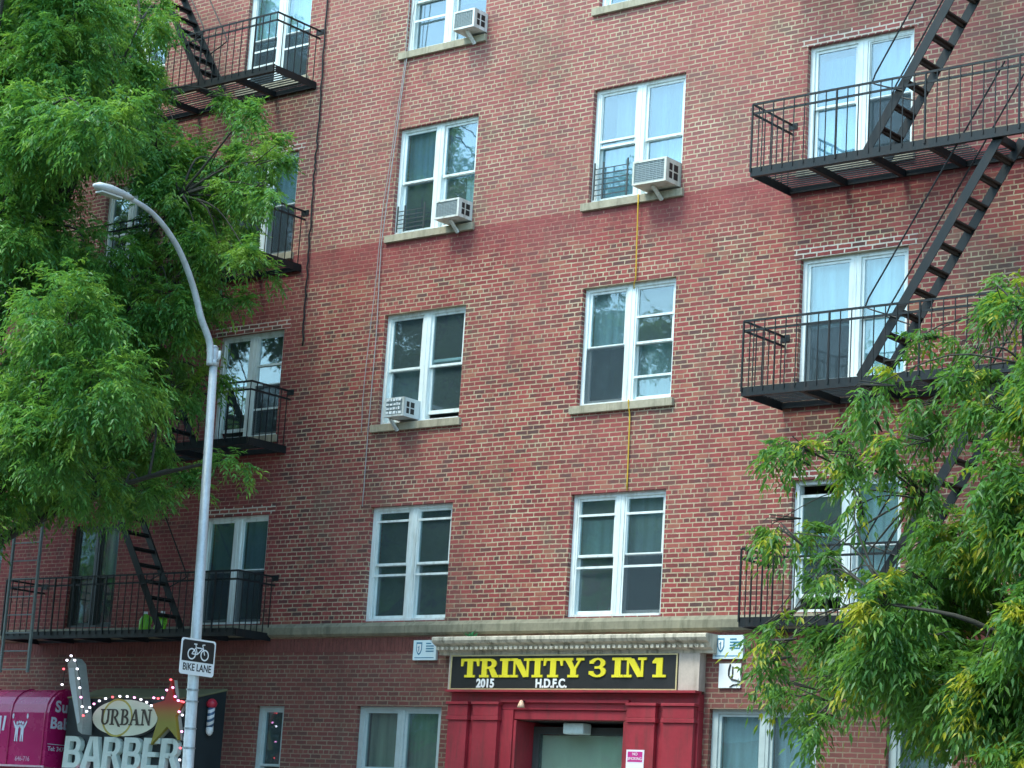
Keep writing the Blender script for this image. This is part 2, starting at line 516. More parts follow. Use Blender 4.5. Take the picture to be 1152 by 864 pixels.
# side and rear walls
wall.poly([(WX1, 0, 0.13), (WX1, 14, 0.13), (WX1, 14, WTOP), (WX1, 0, WTOP)])
wall.poly([(WX0, 14, 0.13), (WX0, 0, 0.13), (WX0, 0, WTOP), (WX0, 14, WTOP)])
wall.poly([(WX1, 14, 0.13), (WX0, 14, 0.13), (WX0, 14, WTOP), (WX1, 14, WTOP)])
wall.build('wall', BRICK, BLD)
MB().box(WX0 + .01, WX1 - .01, 0.31, 13.9, WTOP - 0.9, WTOP - 0.6).build('roof', mat_plain('roof_felt', (0.06, 0.06, 0.06), 0.9), BLD)
MB().box(WX0 - .1, WX1 + .1, -0.12, 0.34, WTOP + .001, WTOP + 0.14).build('coping', STONE, BLD)
# rooms behind the windows
for x0, x1, z0, z1, c, k in openings:
    if c == 'DOOR': continue
    rm = MB()
    a, b, d, e = x0 - 0.25, x1 + 0.25, z0 - 0.35 if k > 1 else max(0.14, z0 - 0.6), z1 + 0.25
    y0, y1 = T + 0.004, 3.2
    rm.poly([(a, y1, d), (b, y1, d), (b, y1, e), (a, y1, e)])
    rm.poly([(a, y0, d), (a, y1, d), (a, y1, e), (a, y0, e)])
    rm.poly([(b, y0, d), (b, y0, e), (b, y1, e), (b, y1, d)])
    rm.poly([(a, y0, e), (a, y1, e), (b, y1, e), (b, y0, e)])
    rm.poly([(a, y0, d), (b, y0, d), (b, y1, d), (a, y1, d)])
    rm.build('room_interior', ROOMWALL, BLD)

CL = {}
def cloth(c):
    if c not in CL: CL[c] = mat_cloth('cloth_%d' % len(CL), c)
    return CL[c]


def shade(parent, name, x0, x1, z0, z1, y, c, wavy=0.012, slant=0.0):
    """a hanging blind or curtain: rippled sheet with thickness"""
    mb = MB(); n = max(6, int((x1 - x0) / 0.035))
    P = []
    for i in range(n + 1):
        u = i / n; P.append((x0 + (x1 - x0) * u, y + wavy * math.sin(u * n * 0.9) + wavy * 0.5 * math.sin(u * n * 0.37 + 1)))
    for i in range(n):
        (xa, ya), (xb, yb) = P[i], P[i + 1]
        sa, sb = slant * (i / n), slant * ((i + 1) / n)
        mb.poly([(xa, ya, z0 + sa), (xb, yb, z0 + sb), (xb, yb, z1), (xa, ya, z1)])
        mb.poly([(xa, ya + .004, z1), (xb, yb + .004, z1), (xb, yb + .004, z0 + sb), (xa, ya + .004, z0 + sa)])
    return mb.build(name, cloth(c), parent, smooth=True)


def window(x0, x1, z0, z1, units=2, mat=WHITE, glass=GLASS, st=None, fw=0.065, mull=0.15, sill=True, label=None):
    """twin double-hung window: frame mesh > sashes, panes, bars, sill, blinds"""
    st = st or {}
    f = MB(); y0, y1 = 0.075, 0.20
    f.box(x0, x0 + fw, y0, y1, z0, z1); f.box(x1 - fw, x1, y0, y1, z0, z1)
    f.box(x0 + fw, x1 - fw, y0, y1, z1 - 0.055, z1); f.box(x0 + fw, x1 - fw, y0 - 0.02, y1, z0, z0 + 0.04)
    spans = []
    if units == 2:
        cx = (x0 + x1) / 2
        f.box(cx - mull / 2, cx + mull / 2, y0 - 0.004, y1, z0 + 0.04, z1 - 0.055)
        f.box(cx - 0.012, cx + 0.012, y0 - 0.012, y0 - 0.004, z0 + 0.04, z1 - 0.055)
        spans = [(x0 + fw, cx - mull / 2), (cx + mull / 2, x1 - fw)]
    else:
        spans = [(x0 + fw, x1 - fw)]
    w = f.build('window', mat, BLD)
    if label: w['label'] = label
    zb, zt = z0 + 0.04, z1 - 0.055
    zm = (zb + zt) / 2
    for i, (a, b) in enumerate(spans):
        s = st.get('LR'[i], {})
        drop, lift = s.get('drop', 0), s.get('lift', 0)
        for (lo, hi, yy, nm) in ((zm - 0.02 - drop, zt - drop, 0.100, 'U'), (zb + lift, zm + 0.02 + lift, 0.140, 'D')):
            sm = MB(); sw = 0.042; d = 0.034
            sm.box(a, a + sw, yy, yy + d, lo, hi); sm.box(b - sw, b, yy, yy + d, lo, hi)
            rb = 0.04 if nm == 'U' else 0.055
            sm.box(a + sw, b - sw, yy, yy + d, lo, lo + rb); sm.box(a + sw, b - sw, yy, yy + d, hi - 0.038, hi)
            if nm == 'U': sm.box(a + sw, b - sw, yy - 0.008, yy, lo + 0.004, lo + rb - 0.004)
            sm.build('sash', mat, w)
            gm = MB(); gm.box(a + sw - .004, b - sw + .004, yy + 0.014, yy + 0.020, lo + rb - .004, hi - 0.034)
            gm.build('pane', glass, w)
        if s.get('bars'):
            bm = MB()
            for fr in s['bars']:
                zz = zt - (zt - zb) * fr
                bm.box(a + 0.005, b - 0.005, 0.082, 0.096, zz - 0.016, zz + 0.016)
            bm.box(a + .005, a + .03, 0.080, 0.094, zb + .003, zt - .003)
            bm.build('storm_frame', mat, w)
        if s.get('screen'):
            fa_ = s['screen']; bm = MB(); zs_ = zt - (zt - zb) * fa_
            bm.box(a + .003, b - .003, .0845, .0855, zb + .003, zs_)
            bm.build('insect_screen', SCREEN, w)
        for sh in s.get('shades', []):
            fa, fb, ft, fbm, c, kind = sh[:6]
            sl = sh[6] if len(sh) > 6 else 0
            shade(w, kind, a + (b - a) * fa, a + (b - a) * fb, zt - (zt - zb) * fbm, zt - (zt - zb) * ft, 0.235 + 0.02 * (len(sh) > 6), c,
                  0.003 if kind == 'roller_blind' else 0.012, sl)
    if sill:
        sl = MB(); sl.box(x0 - 0.10, x1 + 0.06, -0.055, 0.074, z0 - 0.115, z0 - 0.0005)
        sl.build('sill', STONE, w, bevel=0.006)
    return w


DUN, TEAL, SLATE, PALE, BLUEG, IVORY = (0.30, 0.27, 0.20), (0.10, 0.17, 0.17), (0.10, 0.13, 0.14), (0.55, 0.60, 0.58), (0.16, 0.25, 0.29), (0.62, 0.60, 0.50)
STY = {
 ('C', 2): dict(L=dict(bars=[.10, .60]), R=dict(bars=[.10, .60])),
 ('D', 2): dict(L=dict(bars=[.15, .60], shades=[(0, 1, .18, .49, TEAL, 'roller_blind')]), R=dict(bars=[.15, .60], shades=[(0, 1, .0, .60, SLATE, 'roller_blind')])),
 ('E', 2): dict(L=dict(drop=.13, lift=.16), R=dict(shades=[(0, 1, 0, 1, PALE, 'roller_blind')])),
 ('B', 2): dict(L=dict(shades=[(0, 1, 0, .48, TEAL, 'roller_blind')]), R=dict(shades=[(0, 1, 0, .5, BLUEG, 'roller_blind')])),
 ('A', 2): dict(R=dict(shades=[(0, 1, 0, .47, PALE, 'roller_blind')]), L=dict(shades=[(0.1, .9, .45, .95, (.2, .17, .1), 'curtain')])),
 ('C', 3): dict(L=dict(shades=[(0, 1, .5, 1, SLATE, 'roller_blind')]), R=dict(lift=.09)),
 ('D', 3): dict(L=dict(shades=[(0, 1, 0, .5, (.22, .30, .33), 'roller_blind'), (0, 1, .5, 1, SLATE, 'curtain')]), R=dict(bars=[.27, .80], shades=[(0, 1, .5, 1, TEAL, 'roller_blind')])),
 ('E', 3): dict(L=dict(shades=[(0, 1, 0, .53, (.50, .60, .62), 'roller_blind')], lift=.0), R=dict(shades=[(0, 1, 0, 1, (.52, .62, .64), 'roller_blind')])),
 ('B', 3): dict(R=dict(bars=[.30, .74]), L=dict(lift=.1)),
 ('C', 4): dict(L=dict(shades=[(0, 1, 0, .5, BLUEG, 'roller_blind')]), R=dict(shades=[(0, 1, 0, .52, BLUEG, 'roller_blind'), (.55, 1, .5, 1, IVORY, 'curtain', .0)])),
 ('D', 4): dict(L=dict(bars=[.45], shades=[(.3, 1, 0, .45, DUN, 'curtain'), (0, 1, .5, 1, (.45, .55, .56), 'roller_blind')]), R=dict(shades=[(0, 1, 0, .5, (.14, .24, .29), 'roller_blind'), (0, 1, .5, 1, (.40, .50, .52), 'curtain')])),  # right upper blind: blue of the reflected sky put into the cloth
 ('E', 4): dict(L=dict(shades=[(0, 1, .06, .5, (.16, .28, .34), 'roller_blind'), (0, 1, .5, 1, (.55, .66, .68), 'curtain')]), R=dict(bars=[.0], shades=[(0, 1, 0, .48, (.45, .55, .58), 'curtain')])),  # left upper blind coloured with the blue of reflected sky
 ('B', 4): dict(L=dict(shades=[(0, 1, 0, .5, PALE, 'curtain')]), R=dict(shades=[(0, 1, 0, .5, PALE, 'curtain')])),
 ('C', 5): dict(L=dict(bars=[.70]), R=dict(shades=[(0, 1, 0, .6, BLUEG, 'roller_blind')])),
 ('D', 5): dict(L=dict(shades=[(0, 1, .5, .9, SLATE, 'curtain')]), R=dict()),
 ('B', 5): dict(L=dict(bars=[.62, .78], shades=[(0, 1, 0, .60, (.80, .82, .80), 'curtain')]), R=dict(bars=[.66], shades=[(0, 1, 0, .60, (.85, .86, .84), 'curtain')])),
}
for x0, x1, z0, z1, c, k in openings:
    if c in ('DOOR', 'SHOP'): continue
    if c == 'G':
        if x0 < -25:
            window(x0, x1, z0, z1, 1, GREYFRAME, GLASS, dict(L=dict(shades=[])), 0.08, sill=False)
        elif x0 < -20:
            window(x0, x1, z0, z1, 2, GREYFRAME, GLASS, dict(L=dict(shades=[(0, 1, 0, 1, (.34, .33, .20), 'curtain')]), R=dict(shades=[(0, 1, 0, 1, (.20, .24, .13), 'curtain')])), 0.09, .12, False)
        elif x0 < -15:
            window(x0, x1, z0, z1, 2, GREYFRAME, GLASS, dict(L=dict(shades=[(0, 1, 0, .42, (.32, .42, .44), 'roller_blind')]), R=dict(shades=[(0, 1, 0, 1, (.38, .46, .50), 'roller_blind')])), 0.09, .12, False)
        else:
            window(x0, x1, z0, z1, 1, GREYFRAME, GLASS, dict(L=dict(shades=[(0, 1, 0, 1, (.27, .28, .25), 'curtain')])), 0.10, sill=False)
        continue
    st = STY.get((c, k), {})
    for key, sides in {('E', 3): 'L', ('E', 4): 'R', ('B', 5): 'LR', ('B', 4): 'LR', ('D', 3): 'L', ('D', 2): 'R', ('B', 3): 'R', ('B', 2): 'LR', ('E', 5): 'L', ('F', 4): 'R'}.items():
        if (c, k) == key:
            for q_ in sides: st.setdefault(q_, {})['screen'] = .5
    fm = DARKFRAME if (c == 'A' and k == 2) else WHITE
    window(x0, x1, z0, z1, 2, fm, GLASSUP if k >= 4 else GLASS, st, sill=(k > 2), label='dark framed window' if fm is DARKFRAME else None,
           mull=0.15 if c != 'A' else 0.11)
    if c in 'BE':
        MB().box(x0 - 0.10, x1 + 0.13, -0.006, 0.06, z1 + 0.0005, z1 + 0.145).build('lintel', LINTEL, BLD)

# stone string course under the second storey, soldier course below it
lg = MB()
for a, b in ((WX0, -36.0), (-35.998, -31.0), (-30.998, -25.2), (-25.198, -21.1), (-21.098, -16.8), (-16.798, -12.0), (-11.998, WX1)):
    lg.xprism([(-0.085, 4.61), (-0.085, 4.715), (-0.03, 4.775), (0.0735, 4.7985), (0.0735, 4.575), (-0.04, 4.575)], a, b)
lg.build('string_course', LEDGE, BLD)
sc = MB()
xx = -48
while xx < WX1 - 0.1:
    sc.box(xx + .004, xx + 0.068, -0.007, 0.02, 4.345, 4.556); xx += 0.074
sc.build('soldier_course', mat_plain('soldier_brick', (0.17, 0.055, 0.045), 0.85, 0.4, 9, bump=0.4), BLD)

# ------------------------------------------------------------------ entrance
ent = MB()
yp = -0.12
# recess lining and frame panels
xl, xr = -21.36, -17.07
ent.box(xl, -20.201, yp, -0.002, 0.13, 3.50)               # left panel
ent.box(-18.249, xr, yp, -0.002, 0.13, 3.50)               # right panel
ent.box(xl, xr, yp, -0.002, 3.502, 3.735)                  # head frieze
ent.box(-20.201, -18.249, yp + 0.03, -0.002, 3.37, 3.50)
ent.box(-20.198, -20.15, yp + 0.02, 0.9, 0.135, 3.355)     # reveals
ent.box(-18.30, -18.252, yp + 0.02, 0.9, 0.135, 3.355)
E_ = ent.build('entrance_surround', RED, BLD, bevel=0.006)
def pil(x0, x1):
    m = MB()
    m.box(x0, x1, yp - 0.075, yp - 0.001, 0.14, 3.34)
    m.box(x0 - 0.025, x1 + 0.025, yp - 0.10, yp - 0.001, 3.342, 3.40)
    m.box(x0 - 0.01, x1 + 0.01, yp - 0.085, yp - 0.001, 3.402, 3.56)
    m.box(x0 - 0.03, x1 + 0.03, yp - 0.11, yp - 0.001, 3.562, 3.60)
    m.build('pilaster', RED, E_, bevel=0.005)
for a, b in ((-21.33, -20.98), (-20.86, -20.42), (-18.16, -17.72), (-17.58, -17.10)): pil(a, b)
m = MB(); m.box(xl - .02, xr + .02, yp - 0.13, yp + 0.02, 3.736, 3.768); m.box(-20.40, -18.18, yp - 0.05, yp - 0.001, 3.601, 3.64)
m.build('moulding', RED, E_)
# classical cornice above the sign
m = MB()
m.xprism([(0, 4.27), (-0.14, 4.27), (-0.14, 4.31), (-0.20, 4.34), (-0.23, 4.39), (-0.30, 4.42), (-0.33, 4.46), (-0.33, 4.50), (-0.30, 4.515), (0, 4.52)], -21.62, -16.87)
x = -21.58
while x < -16.95:
    m.box(x, x + 0.05, -0.262, -0.18, 4.332, 4.372); x += 0.09
m.build('cornice', CORNICE, E_)
PLAS = mat_plain('pinkish_plaster', (0.50, 0.42, 0.36), 0.8, 0.15, 5, dirt=((0.2, 0.16, 0.12), 0.4))
MB().box(-17.405, -17.07, -0.15, -0.003, 3.77, 4.268).build('plaster_pier', PLAS, E_)
MB().box(-21.42, -21.37, -0.14, -0.003, 3.77, 4.268).build('plaster_pier', PLAS, E_)
MB().box(-20.14, -18.31, 0.40, 0.41, .5, 3.19).build('lobby_light_sheet', mat_cloth('lobby_light_sheet', (.80, .82, .70), 2, .2), E_)  # added pale sheet, stands in for a lit interior behind the glass
# lobby
lobby = MB()
LX0, LX1 = -20.9, -17.9
lobby.poly([(LX0, 3.5, .135), (LX1, 3.5, .135), (LX1, 3.5, 3.3), (LX0, 3.5, 3.3)])
lobby.poly([(LX0, .92, .135), (LX0, 3.5, .135), (LX0, 3.5, 3.3), (LX0, .92, 3.3)])
lobby.poly([(LX1, .92, .135), (LX1, 3.5, .135), (LX1, 3.5, 3.3), (LX1, .92, 3.3)])
lobby.poly([(LX0, .92, 3.3), (LX1, .92, 3.3), (LX1, 3.5, 3.3), (LX0, 3.5, 3.3)])
lobby.build('lobby', mat_plain('lobby_paint', (0.50, 0.46, 0.34), 0.8, 0.1, 1.5), BLD)
d = MB()
d.box(-20.148, -20.04, 0.30, 0.38, .14, 3.30); d.box(-18.38, -18.302, 0.30, 0.38, .14, 3.30); d.box(-20.04, -18.38, 0.30, 0.38, 3.20, 3.30)
D_ = d.build('door', DARKFRAME, BLD)
MB().box(-20.038, -18.382, 0.335, 0.345, .5, 3.198).build('door_glass', mat_glass('door_glass', (.8, .88, .84), 1.6), D_)
MB().box(-20.14, -18.31, 0.13, 0.295, .14, .20).build('threshold', STONE, D_)
t_ = MB(); t_.box(-19.45, -19.10, .06, .26, 3.19, 3.345)
tag(t_.build('porch_light', mat_plain('lamp_plastic', (.55, .68, .66), .4), None, bevel=.02), 'boxy pale ceiling lamp under the lintel of the red entrance', 'lamp')
MB().box(-20.15, -18.30, 0.002, .62, 3.357, 3.40).build('porch_ceiling', BLACK, E_)

# ------------------------------------------------------------------ lettering
def glyph_poly(mb, polys, ox, oz, sx, sz, y0, y1, mi=0, shear=0.0, flipx=1, plane='xz', fixed=0):
    for i, pl in enumerate(polys):
        o = [(ox + sx * (u + shear * v), oz + sz * v) for u, v in pl]
        d = 0.0006 * (i % 7)
        if plane == 'xz':
            mb.prism(o, y0 - d, y1, mi)
        else:
            mb.xprism(o, y1, y0 + d, mi)


def R4(x0, z0, x1, z1): return [(x0, z0), (x1, z0), (x1, z1), (x0, z1)]
def L4(x0, z0, x1, z1, w):      # slanted stroke with horizontal cuts
    return [(x0 - w / 2, z0), (x0 + w / 2, z0), (x1 + w / 2, z1), (x1 - w / 2, z1)]
def ARC(cx, cz, rx, rz, w, wz, a0, a1, n=10):
    P = []
    for i in range(n):
        a, b = rad(a0 + (a1 - a0) * i / n), rad(a0 + (a1 - a0) * (i + 1) / n)
        P.append([(cx + rx * math.cos(a), cz + rz * math.sin(a)), (cx + rx * math.cos(b), cz + rz * math.sin(b)),
                  (cx + (rx - w) * math.cos(b), cz + (rz - wz) * math.sin(b)), (cx + (rx - w) * math.cos(a), cz + (rz - wz) * math.sin(a))])
    return P
s_ = 0.13
SLAB = {   # wide slab-serif capitals, height 1
 'T': (1.02, [R4(.36, .1, .66, .9), R4(.22, 0, .80, s_), R4(.0, .86, 1.02, 1), [(0, .60), (.10, .60), (.16, .87), (0, .87)], [(1.02, .60), (.92, .60), (.86, .87), (1.02, .87)]]),
 'R': (1.08, [R4(.12, .1, .40, .9), R4(0, 0, .52, s_), R4(0, .87, .55, 1), R4(.38, .45, .60, .57)] + ARC(.55, .725, .38, .275, .26, .13, -90, 90) + [[(.50, .48), (.78, .52), (.98, .12), (.72, .0)], R4(.74, 0, 1.08, s_)]),
 'I': (.58, [R4(.14, .1, .44, .9), R4(0, 0, .58, s_), R4(0, .87, .58, 1)]),
 'N': (1.12, [R4(.14, .1, .25, .9), R4(0, 0, .40, s_), R4(0, .87, .34, 1), [(.14, .95), (.48, .95), (.98, .05), (.70, .0)], R4(.86, .02, .98, .9), R4(.70, .87, 1.12, 1)]),
 'Y': (1.06, [R4(.38, .1, .67, .48), R4(.24, 0, .81, s_), [(.08, .9), (.40, .9), (.60, .45), (.38, .42)], [(.80, .9), (.93, .9), (.67, .42), (.55, .45)], R4(-.02, .87, .50, 1), R4(.68, .87, 1.08, 1)]),
 '3': (.86, ARC(.42, .73, .40, .27, .24, .10, -80, 165) + ARC(.42, .29, .44, .29, .25, .11, -165, 80) + [R4(.28, .44, .5, .56), R4(.0, .70, .22, .86), R4(-.02, .14, .22, .32)]),
 '1': (.66, [R4(.20, .1, .50, .98), R4(.02, 0, .68, s_), [(.0, .80), (.0, .70), (.20, .70), (.20, .98), (.14, .98)]]),
}
def text_mesh(mb_name, body, size, loc, rot, mat, parent, ext=0.004, offset=0.0, align='CENTER', sx=1.0, space=1.0):
    c = bpy.data.curves.new(mb_name, 'FONT')
    c.body = body; c.size = size; c.extrude = ext; c.offset = offset; c.align_x = align; c.space_character = space
    o = bpy.data.objects.new('tmp', c); COL.objects.link(o)
    dg = bpy.context.evaluated_depsgraph_get()
    me = bpy.data.meshes.new_from_object(o.evaluated_get(dg))
    bpy.data.objects.remove(o)
    me.transform(Matrix.Translation(Vector(loc) - (wpos(parent) if parent else Vector((0, 0, 0)))) @ rot.to_matrix().to_4x4() @ Matrix.Diagonal((sx, 1, 1, 1)))
    me.materials.clear(); me.materials.append(mat)
    q = bpy.data.objects.new(mb_name, me); COL.objects.link(q); q.parent = parent
    return q
from mathutils import Euler
FRONT = Euler((rad(90), 0, 0))            # reads from the street, facing -y
EAST = Euler((rad(90), 0, rad(90)))       # faces +x

# ------------------------------------------------------------------ name board above the entrance
SG = tag(empty('name_board', (-19.4, -0.13, 3.775)), 'long black board reading TRINITY 3 IN 1 in yellow letters over the red doorway', 'sign')
MB().box(-21.36, -17.41, -0.165, -0.003, 3.772, 4.262).build('panel', BLACK, SG)
b = MB(); 
for a in ((-21.362, -17.408, 3.770, 3.790), (-21.362, -17.408, 4.245, 4.264)): b.box(a[0], a[1], -0.175, -0.166, a[2], a[3])
b.box(-21.362, -21.342, -0.175, -0.166, 3.791, 4.244); b.box(-17.428, -17.408, -0.175, -0.166, 3.791, 4.244)
b.build('border', mat_plain('tan_border', (.50, .42, .22), .5), SG)
word = MB(); shadow = MB(); u = 0
lay = []
for ch in 'TRINITY 3 IN 1':
    if ch == ' ': u += 0.27; continue
    adv, polys = SLAB[ch]; lay.append((u, polys)); u += adv + 0.035
X0, X1_, Z0, HH = -21.16, -17.58, 3.945, 0.265
sx_ = (X1_ - X0) / u
for uu, polys in lay:
    word = MB(); glyph_poly(word, polys, X0 + uu * sx_, Z0, sx_, HH, -0.182, -0.1665)
    word.build('letter', YELLOW, SG)
text_mesh('date_lettering', '2015', 0.165, (-20.70, -0.170, 3.808), FRONT, SIGNWHITE, SG, offset=0.006)
text_mesh('initials_lettering', 'H.D.F.C.', 0.165, (-19.52, -0.170, 3.808), FRONT, SIGNWHITE, SG, offset=0.006, sx=.95)

# ------------------------------------------------------------------ wall plates
BLUE = mat_plain('sign_blue', (.06, .22, .34), .4)
def badge(cx, z, w, h, label, notch):
    r = tag(empty('security_sign', (cx, -0.01, z)), label, 'sign', 'white shield signs beside the entrance')
    o = [(cx - w / 2, z), (cx + w / 2, z), (cx + w / 2, z + h * (.62 if notch else 1)), (cx + w / 2 - .03, z + h * (.66 if notch else 1)), (cx + w / 2 - .13, z + h), (cx - w / 2, z + h)]
    if not notch: o = [(cx - w / 2, z), (cx + w / 2, z), (cx + w / 2, z + h), (cx - w / 2, z + h)]
    MB().prism(o, -0.05, -0.004).build('plate', mat_plain('pale_blue_white', (.66, .80, .84), .4, .05), r)
    m = MB(); sx0 = cx - w * .24
    outer = [(-.055, .10), (.055, .10), (.055, -.01), (.03, -.065), (0, -.09), (-.03, -.065), (-.055, -.01)]
    m.prism([(sx0 + a, z + h * .55 + b_) for a, b_ in outer], -0.053, -0.0505)
    m.build('shield_emblem', BLUE, r)
    m = MB(); m.prism([(sx0 + a * .72, z + h * .56 + b_ * .72) for a, b_ in outer], -0.0555, -0.0535)
    m.build('shield_field', SIGNWHITE, r)
    m = MB(); m.box(sx0 - .006, sx0 + .008, -.058, -.056, z + h * .42, z + h * .72); m.box(sx0 - .022, sx0 - .007, -.058, -.056, z + h * .62, z + h * .66)
    for k in range(4):
        m.box(cx + w * .06, cx + w * (.40 if k else .28), -.053, -.0505, z + h * (.80 - .13 * k), z + h * (.86 - .13 * k))
    m.box(cx - w * .42, cx + w * .42, -.053, -.0505, z + h * .10, z + h * .14)
    m.build('printed_marks', BLUE, r)
badge(-21.99, 4.21, .44, .29, 'white shield sign with a clipped corner left of the cornice', True)
badge(-16.70, 4.20, .47, .31, 'rectangular white shield sign right of the cornice', False)
pl = tag(empty('wall_plate', (-16.66, -.01, 3.82)), 'white plate with dark scrolled marks under the right shield sign', 'sign')
MB().box(-16.84, -16.50, -.03, -.004, 3.82, 4.14).build('plate', SIGNWHITE, pl)
m = MB(); m.tube([(-16.66, -.036, 4.13), (-16.68, -.036, 4.05), (-16.68, -.036, 3.98), (-16.63, -.036, 3.93), (-16.56, -.036, 3.92), (-16.50, -.036, 3.90)], .012, 6)
m.tube([(-16.62, -.036, 4.10), (-16.62, -.036, 4.00), (-16.63, -.036, 3.95)], .010, 6); m.tube([(-16.66, -.036, 3.83), (-16.60, -.036, 3.86), (-16.50, -.036, 3.87)], .009, 6)
m.build('scrolled_marks', BLACK, pl)
ns = tag(empty('notice', (-18.32, -.2, 2.55)), 'small magenta and white notice on the pilaster right of the door', 'sign')
MB().box(-18.15, -17.86, -.203, -.1965, 2.56, 2.98).build('plate', mat_plain('notice_white', (.75, .72, .80), .4, .04), ns)
MB().box(-18.125, -17.885, -.2065, -.2035, 2.82, 2.955).build('red_field', mat_plain('notice_magenta', (.50, .03, .22), .4, .06), ns)
text_mesh('lettering', 'NO', .055, (-18.005, -.2085, 2.905), FRONT, SIGNWHITE, ns, .001)
text_mesh('lettering', 'SMOKING', .052, (-18.005, -.2085, 2.845), FRONT, SIGNWHITE, ns, .001)
lp = tag(empty('entrance_lamp', (-19.98, -.2, 3.5)), 'tiny peach bell lamp on the red frieze above the door', 'lamp')
MB().tube([(-19.97, -.24, 3.52), (-19.97, -.24, 3.56), (-19.97, -.24, 3.61), (-19.97, -.24, 3.625)], [.055, .045, .025, .008], 10).build('lamp_shade', mat_plain('peach_shade', (.75, .48, .33), .5), lp, smooth=True)
MB().box(-19.985, -19.955, -.232, -.121, 3.60, 3.62).build('arm', BLACK, lp)


# ------------------------------------------------------------------ fire escapes
def fire_escape(name, x0, x1, dirn, sx, floors, label, depth, drop=None):
    """platforms with railings at each floor; stairs rise by dirn from x = sx"""
    R = tag(empty(name, ((x0 + x1) / 2, -0.5, 4.5)), label, 'fire escape')
    for k in floors:
        D = depth[k]
        zt = SILL[k] - 0.24; zt = {2: 4.66, 3: 7.62, 4: 10.58, 5: 13.66}[k] - 0.02
        ztop = zt
        p = MB()
        p.box(x0, x1, -D, -D + 0.012, ztop - 0.12, ztop)           # front channel web
        p.box(x0, x1, -D + 0.012, -D + 0.055, ztop - 0.12, ztop - 0.108)
        p.box(x0, x1, -D + 0.012, -D + 0.055, ztop - 0.012, ztop)
        p.box(x0, x0 + 0.012, -D + 0.056, -0.01, ztop - 0.12, ztop); p.box(x1 - 0.012, x1, -D + 0.056, -0.01, ztop - 0.12, ztop)
        p.box(x0 + .013, x1 - .013, -0.05, -0.012, ztop - 0.10, ztop - .02)
        n = int((x1 - x0) / 0.8)
        for i in range(1, n):
            xx = x0 + (x1 - x0) * i / n
            p.box(xx - 0.035, xx + 0.035, -D + 0.056, -0.051, ztop - 0.115, ztop - 0.022)
        # diagonal bracket under the platform
        PL = p.build('platform', IRON, R)
        s = MB()
        sa, sb = (sx + dirn * 1.25, sx + dirn * 2.15) if k > 2 else (99, 99)
        ho, hi_ = min(sa, sb), max(sa, sb)
        yy = -D + 0.09
        while yy < -0.08:
            if k > 2 and -D + 0.04 < yy < -0.28:
                s.box(x0 + .02, ho, yy, yy + 0.022, ztop - 0.02, ztop - 0.006); s.box(hi_, x1 - .02, yy, yy + 0.022, ztop - 0.02, ztop - 0.006)
            else:
                s.box(x0 + .02, x1 - .02, yy, yy + 0.022, ztop - 0.02, ztop - 0.006)
            yy += 0.082
        s.build('grating', IRON, PL)
        # railings
        r = MB(); zr = ztop + 0.88
        for zz in (zr, zr - 0.13):
            r.bar((x0, -D + .006, zz), (x1, -D + .006, zz), 0.014, 0.030)
            r.bar((x0 + .006, -D + .02, zz), (x0 + .006, -0.002, zz), 0.014, 0.030)
            r.bar((x1 - .006, -D + .02, zz), (x1 - .006, -0.002, zz), 0.014, 0.030)
        nb = int((x1 - x0) / 0.158)
        for i in range(nb + 1):
            xx = x0 + .006 + (x1 - x0 - .012) * i / nb
            th = 0.022 if i % 8 == 0 else 0.0115
            r.box(xx - th / 2, xx + th / 2, -D + 0.006 - th / 2 - .012, -D + 0.006 + th / 2 - .012, ztop - 0.06, zr - .001)
        ne = 6
        for xx in (x0 + .006, x1 - .006):
            for i in range(1, ne + 1):
                yy = -D + D * i / (ne + .6)
                r.box(xx - .006, xx + .006, yy - .006, yy + .006, ztop - .02, zr - .001)
        for xx in (x0 + .006, x1 - .006):
            r.box(xx - .07, xx + .07, -.012, -.0035, zr - .06, zr + .03)
        r.build('railing', IRON, R)
        # stair up to the next floor
        ztn = {2: 7.60, 3: 10.56, 4: 13.64, 5: 16.6}[k]
        run = 1.92
        ya, yb = -D + 0.08, -D + 0.08 + 0.50
        st = MB()
        for y in (ya, yb):
            st.bar((sx, y, ztop), (sx + dirn * run, y, ztn), 0.012, 0.125, up=(0, 0, 1))
        S_ = st.build('stair', IRON, R)
        tr = MB(); nt = 11
        for i in range(1, nt):
            f = i / nt
            cx, cz = sx + dirn * run * f, ztop + (ztn - ztop) * f
            tr.box(cx - .070, cx + .070, ya + .007, yb - .007, cz - .010, cz + .010)
            tr.box(cx - .02, cx + .02, ya + .007, yb - .007, cz - .045, cz - .0105)
        tr.build('tread', RUSTY if dirn > 0 else IRON, S_)
        hr = MB()
        for y in (ya - .01, yb + .01):
            pts = [(sx + dirn * .50, y, ztop + .72), (sx + dirn * .14, y, ztop + .86), (sx + dirn * .05, y, ztop + .90), (sx + dirn * .10, y, ztop + 1.02)]
            f1 = (ztn - ztop) / run
            pts += [(sx + dirn * (.10 + .6), y, ztop + 1.02 + .6 * f1), (sx + dirn * (.10 + run - .1), y, ztop + 1.02 + (run - .1) * f1)]
            hr.tube(pts, .011, 6)
        hr.build('handrail', IRON, S_)
    if drop:
        a, b = drop
        L = MB()
        for xx in (a, b): L.box(xx - .02, xx + .02, -1.02, -.98, 3.95, 7.6)
        zz = 4.0
        while zz < 7.5: L.tube([(a, -1.0, zz), (b, -1.0, zz)], .012, 6); zz += .3
        L.build('drop_ladder', mat_plain('worn_grey_iron', (.16, .20, .20), .6, .3, 9), R)
    return R


